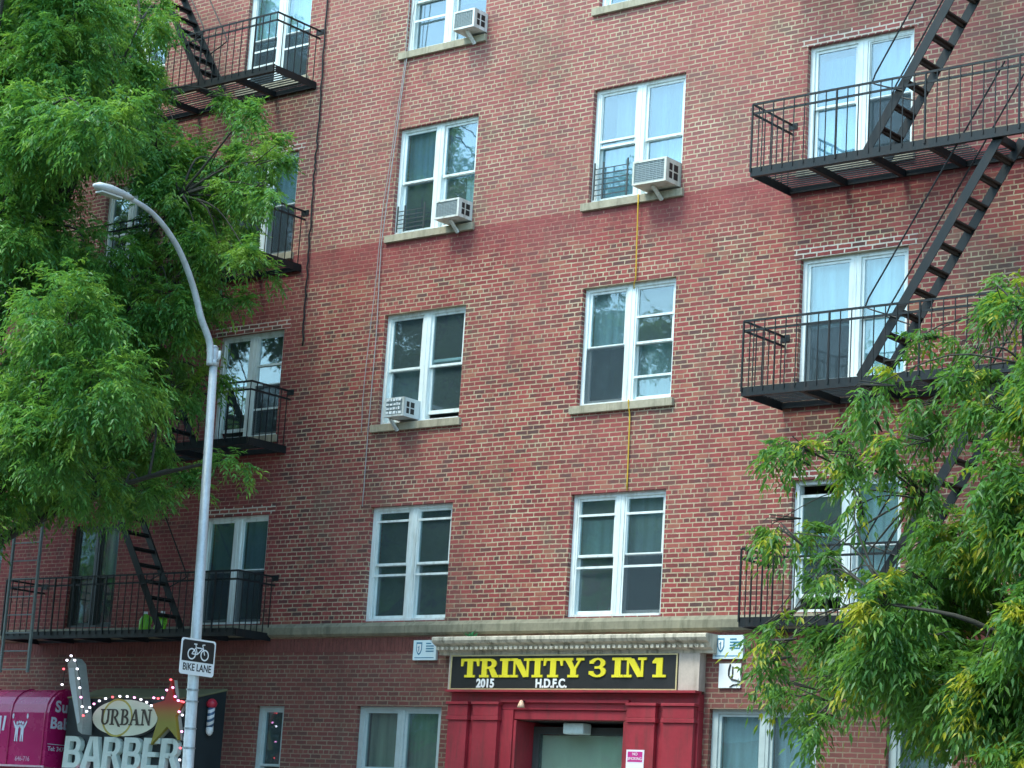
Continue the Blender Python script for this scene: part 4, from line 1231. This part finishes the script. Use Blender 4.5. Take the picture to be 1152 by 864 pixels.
def tree(name, base, fork_z, clumps, per, seed, leaf_len, rachis, nl, lm, label, cat='tree', rt=.2, droop=1.0, wr=.32, group=None):
    bx, by = base
    T_ = tag(empty(name, (bx, by, .13)), label, cat, group)
    rnd = random.Random(seed)
    trunk = MB()
    tp = [(bx, by, .0), (bx + .02, by, .5), (bx - .05, by + .03, fork_z * .6), (bx, by, fork_z)]
    trunk.tube(catmull(tp, 5), [rt * (1.35 - .5 * min(1, i / 4.)) if i < 5 else rt * (.85 - .02 * i / 3) for i in range(len(catmull(tp, 5)))], 12)
    # main limbs to groups of clumps
    cl = [Vector(c[:3]) for c in clumps]
    top = max(c.z for c in cl)
    hubs = []
    nh = max(4, len(cl) // 8)
    hubs = rnd.sample(range(len(cl)), nh)
    F = Vector((bx, by, fork_z))
    limb_pts = {}
    for h in hubs:
        e = cl[h]; m1 = F.lerp(e, .35) + Vector((rnd.uniform(-.2, .2), rnd.uniform(-.2, .2), .35)); m2 = F.lerp(e, .7) + Vector((rnd.uniform(-.25, .25), rnd.uniform(-.25, .25), .3))
        P = catmull([F, m1, m2, e], 5); limb_pts[h] = P
        trunk.tube(P, [rt * .50 * (1 - .90 * i / (len(P) - 1)) for i in range(len(P))], 8)
    for i, c in enumerate(cl):
        if i in hubs: continue
        best = min(((c - p).length, h, k) for h in hubs for k, p in enumerate(limb_pts[h]) if k > 3)
        s = limb_pts[best[1]][best[2]]
        m1 = s.lerp(c, .5) + Vector((rnd.uniform(-.2, .2), rnd.uniform(-.2, .2), .22))
        P = catmull([s, m1, c], 4)
        trunk.tube(P, [max(.006, rt * .11 * (1 - .85 * k / (len(P) - 1))) for k in range(len(P))], 6)
        for _ in range(4):
            r = clumps[i][3]; e = c + Vector((rnd.gauss(0, 1), rnd.gauss(0, 1), rnd.gauss(0, .6))).normalized() * r * .8
            trunk.tube([c.lerp(s, .2), c.lerp(e, .5) + Vector((0, 0, .06)), e], [.009, .006, .003], 5)
    trunk.build('trunk', BARK, T_, smooth=True)
    VV, RR = leaves(clumps, per, seed, leaf_len, rachis, nl, wr, droop)
    leaf_object('crown', VV, RR, lm, T_)
    return T_


LEAF_L = mat_leaf('locust_leaf', (.040, .165, .058), (.085, .270, .062), (.170, .375, .065), (.24, .40, .06), .03)
LEAF_R = mat_leaf('pagoda_leaf', (.040, .140, .052), (.085, .235, .052), (.165, .335, .058), (.52, .47, .03), .0)
#CLUMPS#
LEFT = [(-28.72,-3.68,14.69,0.63),(-22.51,-6.7,10.51,0.8),(-26.98,-6.64,10.6,0.64),(-23.23,-6.37,6.75,0.69),(-25.59,-2.79,6.44,0.32),(-24.6,-6.08,7.0,0.83),(-26.22,-2.85,12.17,0.44),(-31.78,-3.53,14.73,0.77),(-26.72,-4.69,9.62,0.72),(-26.05,-3.28,7.08,0.72),(-23.56,-6.22,7.39,0.8),(-31.63,-3.1,9.69,0.83),(-22.64,-6.69,7.99,0.88),(-27.81,-6.14,10.59,0.65),(-26.6,-6.34,7.53,0.7),(-23.17,-6.59,6.33,0.78),(-26.71,-5.17,11.15,0.95),(-27.17,-5.81,12.83,0.79),(-25.49,-3.99,12.81,0.55),(-29.5,-2.14,10.78,0.88),(-26.19,-3.55,9.52,0.62),(-23.97,-6.47,10.52,0.85),(-28.48,-5.94,14.72,0.66),(-24.27,-7.0,13.55,0.66),(-26.15,-6.87,11.06,0.95),(-26.05,-3.47,14.25,0.52),(-29.68,-2.67,15.55,1.0),(-29.17,-5.25,14.75,0.71),(-29.51,-4.31,6.37,0.66),(-25.64,-6.15,11.17,0.91),(-23.67,-5.32,7.4,0.69),(-27.02,-5.19,10.19,0.61),(-28.8,-5.68,12.69,0.88),(-26.48,-6.0,12.69,0.68),(-26.32,-2.24,7.03,0.56),(-24.37,-3.82,7.56,0.62),(-24.16,-3.63,10.6,0.66),(-29.6,-2.04,8.31,0.76),(-27.07,-3.3,6.44,0.4),(-32.76,-2.39,15.95,0.92),(-31.64,-2.0,8.2,0.86),(-24.3,-6.33,9.26,0.61),(-24.15,-4.79,6.17,0.57),(-26.36,-5.77,12.1,0.83),(-25.32,-6.33,10.58,0.96),(-27.41,-4.02,11.15,0.96),(-25.53,-4.44,6.44,0.81),(-27.39,-6.12,7.36,0.79),(-24.63,-3.32,9.99,0.58),(-22.12,-6.46,7.0,0.82),(-30.13,-3.06,13.78,0.8),(-26.98,-2.35,8.45,0.78),(-24.72,-4.69,8.4,0.81),(-26.2,-3.43,6.43,0.57),(-26.3,-2.72,6.53,0.39),(-26.16,-6.63,10.4,0.7),(-29.52,-3.63,8.86,0.66),(-26.65,-4.97,6.1,0.79),(-28.96,-4.37,11.55,0.74),(-30.28,-3.32,13.27,0.61),(-31.56,-3.82,13.19,0.8),(-30.87,-2.98,6.3,0.99),(-26.4,-6.8,12.05,0.91),(-27.73,-4.85,14.31,0.96),(-28.57,-4.09,6.66,0.88),(-31.82,-3.49,16.45,0.77),(-29.78,-3.76,6.6,0.92),(-25.77,-6.66,6.62,0.95),(-26.43,-4.18,12.15,0.97),(-28.49,-4.31,14.66,0.7),(-26.63,-6.74,13.1,0.68),(-29.3,-3.13,13.31,0.72),(-24.92,-5.23,13.13,0.61),(-30.36,-3.26,16.7,0.82),(-31.54,-2.23,12.03,0.64),(-24.35,-2.96,11.26,0.67),(-27.71,-3.4,7.59,0.85),(-23.62,-6.72,10.84,0.65),(-27.45,-5.7,7.99,0.67),(-27.18,-5.66,10.78,0.98),(-25.8,-5.42,5.87,0.74),(-30.51,-4.58,12.24,0.8),(-24.84,-6.97,9.56,0.71),(-28.33,-4.01,13.63,0.81),(-29.93,-1.98,13.53,0.66),(-23.86,-3.91,8.94,0.67),(-28.94,-4.43,10.58,0.93),(-26.28,-6.32,14.45,0.74),(-29.1,-4.15,7.51,0.85),(-25.75,-2.97,8.99,0.42),(-31.84,-3.28,14.14,0.68),(-25.51,-4.56,11.46,0.87),(-24.92,-2.65,9.6,0.44),(-31.11,-3.21,14.17,0.72),(-28.88,-2.44,15.51,0.68),(-32.75,-2.82,12.22,0.99),(-24.36,-5.93,11.93,0.98),(-25.58,-6.28,9.14,0.81),(-25.14,-2.14,10.83,0.63),(-27.22,-4.52,6.72,0.61),(-30.07,-4.7,10.99,0.72),(-27.91,-5.39,11.98,0.94),(-32.43,-2.72,8.95,0.65),(-30.09,-1.91,12.83,0.84),(-25.35,-5.6,10.7,0.62),(-28.32,-4.39,13.16,0.68),(-25.72,-2.42,11.42,0.61),(-31.25,-2.27,16.88,0.65),(-24.61,-5.48,11.41,0.9),(-26.18,-2.83,12.91,0.54),(-27.2,-5.94,13.49,0.96),(-28.46,-2.38,14.33,1.0),(-24.43,-6.02,13.12,0.64),(-25.83,-5.78,13.96,0.7),(-26.63,-2.43,7.15,0.54),(-25.38,-5.08,9.95,0.74),(-33.74,-2.06,14.73,0.65),(-27.44,-2.6,9.77,0.69),(-27.36,-4.96,12.98,0.78),(-32.59,-2.43,9.48,0.79),(-30.14,-4.34,14.71,0.87),(-25.36,-3.04,8.13,0.59),(-25.22,-3.73,12.44,0.5),(-24.72,-3.76,8.54,0.44),(-24.37,-5.02,9.29,0.69),(-23.14,-3.51,10.52,0.49),(-27.64,-3.6,13.38,0.97),(-27.77,-5.28,15.15,0.77),(-26.67,-2.33,14.24,0.39),(-28.81,-2.05,14.66,0.72),(-26.24,-5.5,7.74,0.98),(-24.15,-5.86,12.67,0.77),(-24.22,-3.69,6.21,0.32),(-24.94,-6.28,5.61,0.62),(-32.97,-2.42,13.12,0.95),(-29.38,-3.19,6.69,0.61),(-25.54,-3.21,11.9,0.52),(-28.34,-2.81,7.85,0.77),(-31.46,-2.43,13.22,0.61),(-34.24,-2.31,17.36,0.7),(-30.41,-2.12,14.18,0.85),(-32.97,-2.33,9.02,0.85),(-26.42,-4.81,12.83,0.8),(-26.02,-3.33,12.45,0.53),(-28.69,-5.34,10.02,0.99),(-25.59,-6.51,13.72,0.8),(-24.69,-3.51,11.01,0.55),(-26.45,-2.43,9.25,0.67),(-26.45,-3.24,12.09,0.68),(-25.88,-6.22,12.33,0.95),(-26.49,-3.17,12.6,0.72),(-27.71,-2.88,13.9,0.86),(-27.29,-2.71,7.82,0.97),(-27.58,-6.39,12.11,0.68),(-30.24,-2.18,8.58,0.64),(-25.44,-3.54,9.42,0.53),(-27.73,-5.7,13.25,0.84),(-25.01,-3.98,13.32,0.52),(-25.54,-3.34,13.82,0.29),(-23.41,-3.87,9.78,0.45),(-27.21,-3.74,10.27,0.64),(-27.71,-4.91,8.62,0.71),(-25.27,-5.41,5.95,0.5),(-29.31,-2.59,12.26,1.0),(-28.73,-3.29,14.33,0.68),(-22.34,-3.89,9.38,0.38),(-23.72,-2.37,9.62,0.32),(-23.33,-3.18,8.94,0.34),(-23.83,-2.51,11.68,0.41),(-22.87,-3.21,11.06,0.37),(-24.24,-2.4,11.08,0.45),(-23.99,-3.12,10.44,0.41),(-25.39,-3.62,12.02,0.48),(-24.64,-3.87,11.41,0.44),(-24.16,-2.96,8.72,0.37),(-24.64,-2.81,7.89,0.41),(-24.58,-2.35,8.17,0.32),(-22.46,-3.75,6.59,0.29),(-24.23,-2.84,6.4,0.37),(-24.78,-3.27,6.23,0.37),(-23.4,-3.04,10.24,0.31),(-22.35,-3.65,10.4,0.3),(-23.39,-3.42,9.62,0.4),(-24.23,-3.01,9.28,0.34),(-24.8,-2.33,12.62,0.29),(-22.88,-3.72,11.58,0.33),(-24.06,-3.07,11.28,0.41),(-25.33,-2.53,7.18,0.41),(-25.43,-2.26,8.61,0.42),(-24.39,-3.56,8.5,0.4),(-30.11,-6.04,13.83,0.79),(-32.1,-3.76,14.04,0.79),(-31.4,-3.75,10.92,0.8),(-28.93,-6.24,14.52,1.0),(-31.48,-5.01,11.96,0.93),(-31.8,-3.5,12.26,0.71),(-30.65,-6.25,10.65,1.01),(-31.8,-4.17,7.71,0.75),(-31.26,-3.66,6.87,0.72),(-31.06,-6.01,6.78,0.9),(-27.01,-6.17,7.84,1.08),(-30.63,-4.42,14.74,0.9),(-29.47,-3.58,6.35,1.07),(-29.53,-6.39,14.51,0.75),(-31.79,-4.94,12.05,0.92),(-30.0,-5.61,14.38,0.95),(-32.72,-5.34,9.42,0.77),(-28.95,-5.55,6.46,0.96),(-33.28,-3.93,10.87,0.79),(-28.91,-5.47,6.21,0.74),(-31.03,-2.71,8.13,0.78),(-30.16,-6.51,10.51,0.8)]
RIGHT = [(-10.63,-4.04,7.67,0.15,1.7),(-10.37,-4.8,7.21,0.21,1.7),(-10.04,-5.07,7.07,0.2,1.7),(-11.51,-5.58,6.28,0.14,1.7),(-12.18,-4.31,6.34,0.13,1.7),(-11.86,-4.48,6.77,0.12,1.7),(-11.26,-4.9,6.91,0.13,1.7),(-13.17,-4.31,6.05,0.16,1.7),(-13.0,-4.71,5.84,0.12,1.7),(-12.96,-3.73,6.18,0.14,1.7),(-12.58,-4.13,5.92,0.12,1.7),(-12.48,-5.1,5.81,0.12,1.7),(-13.69,-3.79,5.29,0.14,1.7),(-12.45,-5.51,4.9,0.12,1.7),(-12.72,-4.54,4.99,0.15,1.7),(-12.33,-4.79,4.69,0.13,1.7),(-12.25,-5.12,4.43,0.12,1.7),(-11.77,-5.48,4.41,0.12,1.7),(-12.52,-4.04,5.83,0.15,1.7),(-11.54,-5.58,5.2,0.12,1.7),(-10.97,-4.5,6.97,0.13,1.7),(-13.87,-3.72,4.05,0.12,1.7),(-12.61,-5.32,3.75,0.12,1.7),(-12.76,-5.2,3.54,0.12,1.7),(-13.12,-4.38,3.47,0.13,1.7),(-12.8,-4.59,3.3,0.15,1.7),(-12.85,-4.32,3.13,0.13,1.7),(-13.39,-3.97,4.12,0.13,1.7),(-12.11,-5.25,2.97,0.12,1.7),(-8.66,-6.18,3.59,0.46),(-10.08,-3.53,5.22,0.37),(-12.09,-3.7,3.69,0.46),(-9.94,-4.21,6.18,0.36),(-9.08,-5.24,4.63,0.41),(-10.06,-3.51,2.68,0.34),(-8.63,-5.34,5.56,0.48),(-10.5,-3.81,3.97,0.49),(-11.37,-3.69,3.2,0.47),(-11.3,-4.15,3.77,0.33),(-10.25,-3.69,4.3,0.44),(-12.18,-3.25,3.35,0.24),(-8.27,-5.81,2.57,0.31),(-9.39,-3.92,3.34,0.46),(-9.52,-5.84,5.73,0.28),(-9.32,-5.05,6.29,0.36),(-11.7,-4.88,3.75,0.34),(-9.18,-3.14,5.04,0.41),(-10.87,-4.95,3.44,0.43),(-11.39,-3.1,6.78,0.28),(-8.52,-6.2,6.16,0.31),(-8.74,-6.18,2.38,0.38),(-10.29,-5.54,3.26,0.38),(-9.22,-5.8,4.68,0.41),(-10.1,-3.94,3.46,0.35),(-12.18,-2.99,5.81,0.28),(-8.75,-4.83,4.79,0.47),(-11.16,-3.49,3.68,0.42),(-10.99,-5.64,5.66,0.23),(-9.47,-5.59,3.53,0.37),(-8.91,-5.75,4.28,0.37),(-8.54,-5.51,5.97,0.33),(-9.25,-5.64,3.03,0.3),(-8.01,-5.83,3.56,0.49),(-8.91,-3.56,3.46,0.36),(-11.74,-3.7,3.46,0.38),(-9.58,-5.69,4.88,0.4),(-12.14,-2.93,3.81,0.36),(-10.33,-4.68,3.59,0.31),(-10.22,-3.41,3.02,0.43),(-9.38,-3.89,4.02,0.37),(-11.0,-5.85,4.08,0.36),(-9.7,-3.93,3.85,0.32),(-9.42,-5.54,2.63,0.42),(-9.5,-4.44,5.46,0.49),(-13.6,-2.81,3.59,0.19),(-10.67,-4.36,3.79,0.41),(-9.13,-4.72,4.71,0.49),(-12.15,-4.79,3.93,0.22),(-10.97,-4.93,3.83,0.32),(-13.23,-2.82,3.83,0.39),(-9.31,-4.51,4.18,0.39),(-12.26,-3.25,4.36,0.46),(-9.82,-3.14,5.88,0.32),(-11.41,-4.67,6.27,0.3),(-11.54,-3.83,4.29,0.35),(-8.13,-5.99,2.97,0.46),(-8.36,-5.69,3.32,0.46),(-9.42,-5.83,5.91,0.29),(-11.9,-4.95,3.42,0.15),(-10.61,-3.79,3.51,0.47),(-8.95,-5.49,3.07,0.43),(-10.58,-4.62,3.63,0.47),(-10.13,-5.36,5.98,0.29),(-11.0,-4.26,4.97,0.47),(-11.35,-3.8,4.7,0.46),(-12.46,-2.74,5.72,0.14),(-9.34,-6.1,3.98,0.41),(-9.65,-5.01,2.65,0.5),(-11.57,-2.97,5.26,0.27),(-9.51,-4.98,4.17,0.47),(-10.18,-5.44,3.4,0.36),(-11.91,-3.22,4.84,0.33),(-9.29,-4.39,5.38,0.33),(-9.79,-5.01,3.34,0.34),(-12.19,-3.91,4.57,0.22),(-8.3,-6.02,4.39,0.33),(-9.09,-3.83,4.39,0.45),(-10.21,-3.75,4.49,0.31),(-10.51,-3.45,5.29,0.28),(-9.77,-3.84,2.82,0.35),(-9.39,-4.18,3.44,0.32),(-9.35,-6.0,2.58,0.4),(-10.04,-2.89,4.71,0.37),(-11.24,-2.67,2.74,0.37),(-9.56,-5.65,6.15,0.26),(-10.21,-3.56,6.45,0.3),(-10.19,-3.57,3.14,0.28),(-10.14,-4.54,3.8,0.48),(-11.14,-5.6,3.59,0.47),(-11.43,-4.62,4.52,0.21),(-10.03,-4.81,5.27,0.45),(-8.84,-4.16,3.46,0.33),(-9.56,-5.0,3.16,0.41),(-8.75,-4.04,3.24,0.33),(-11.69,-4.03,4.01,0.48),(-8.57,-6.19,5.62,0.32),(-11.88,-3.26,4.65,0.47),(-9.46,-4.14,3.04,0.33),(-10.02,-5.48,3.27,0.44),(-8.97,-4.02,6.31,0.42),(-10.62,-5.28,6.34,0.22),(-8.77,-5.88,4.83,0.45),(-9.69,-4.11,6.35,0.48),(-8.98,-4.48,4.74,0.4),(-12.24,-4.89,3.83,0.2),(-7.92,-5.82,5.21,0.41),(-9.64,-4.05,6.78,0.34),(-9.21,-4.16,4.98,0.32),(-10.25,-2.79,5.56,0.44),(-8.9,-5.29,2.5,0.27),(-10.47,-4.55,2.98,0.49),(-9.7,-5.77,5.2,0.49),(-10.44,-3.79,2.59,0.35),(-8.23,-5.4,2.38,0.27),(-9.89,-3.76,2.69,0.33),(-9.68,-5.82,3.43,0.34),(-9.03,-6.07,6.11,0.48),(-8.52,-5.7,2.83,0.37),(-9.13,-4.57,4.2,0.34),(-9.51,-3.94,5.07,0.29),(-9.21,-5.68,4.43,0.47),(-8.7,-5.6,5.49,0.38),(-10.02,-4.48,6.43,0.33),(-7.91,-5.85,2.66,0.33),(-10.58,-2.68,6.36,0.26),(-8.75,-5.53,4.56,0.36),(-12.99,-3.64,3.58,0.15),(-9.92,-5.21,4.81,0.31),(-7.64,-6.58,6.75,0.67,0.6),(-6.0,-3.51,7.56,0.74,0.6),(-7.68,-6.55,5.41,0.89,0.6),(-6.67,-6.19,6.26,0.61,0.6),(-6.03,-5.68,6.17,0.91,0.6),(-9.21,-2.3,4.6,0.89,0.6),(-5.5,-4.33,6.41,0.76,0.6),(-6.73,-6.12,5.33,0.85,0.6),(-6.31,-3.67,8.31,0.93,0.6),(-6.47,-4.18,8.82,0.68,0.6),(-7.75,-2.63,4.15,0.69,0.6),(-7.87,-6.01,3.76,0.63,0.6),(-5.57,-4.14,6.84,0.8,0.6),(-6.66,-3.22,8.3,0.85,0.6),(-6.17,-3.84,4.26,0.77,0.6),(-6.47,-2.76,5.79,0.65,0.6),(-6.87,-2.52,6.69,0.86,0.6)]
#ENDCLUMPS#
tree('street_tree', (-28.6, -4.4), 4.6, LEFT, 760, 11, .086, .25, 11, LEAF_L, 'leafy locust tree filling the upper left, in front of the left fire escape', rt=.21)
tree('street_tree', (-8.9, -4.4), 2.6, RIGHT, 1150, 12, .100, .26, 9, LEAF_R, 'drooping long leaved tree with yellowing tips at the lower right', rt=.13, droop=1.35, wr=.30)

# trees on the far pavement behind the camera: they only show as reflections in the panes
rr = random.Random(3)
base_cl = []
for i in range(60):
    a = rr.uniform(0, 6.28); q = rr.random() ** .5; z = rr.uniform(5, 16); wdt = 4.6 * math.sin(math.pi * min(1, max(.12, (z - 3.6) / 14.0))) ** .6
    base_cl.append((q * wdt * math.cos(a), q * wdt * math.sin(a), z, rr.uniform(.9, 1.5)))
src = tree('pavement_tree', (0, 0), 4, base_cl, 34, 21, .17, .34, 7, LEAF_L, 'tall tree on the opposite pavement behind the viewer', rt=.24, group='trees on the opposite pavement', wr=.5)
for i, (x, y, s) in enumerate(((-56, -30.5, 1.0), (-47.5, -30, 1.08), (-39.5, -31, .94), (-31, -30.2, 1.04), (-65, -30.5, .98))):
    o = src if i == 0 else src.copy()
    if i:
        COL.objects.link(o)
        for ch in list(src.children):
            c = ch.copy(); COL.objects.link(c); c.parent = o
    o.location = (x, y, .12); o.scale = (s, s, s); o.rotation_euler = (0, 0, i * 1.3)
# the row of houses across the street, seen only in the panes
opp = tag(empty('opposite_building', (-45, -40, 0)), 'plain brick building across the street behind the viewer', 'building')
MB().box(-120, 10, -52, -36, 0, 15).build('wall', BRICK, opp)
m = MB()
for i in range(26):
    for k in range(4): m.box(-116 + i * 4.7, -114.6 + i * 4.7, -35.996, -35.97, 2.2 + 3.3 * k, 4.0 + 3.3 * k)
m.build('windows', GREYFRAME, opp)
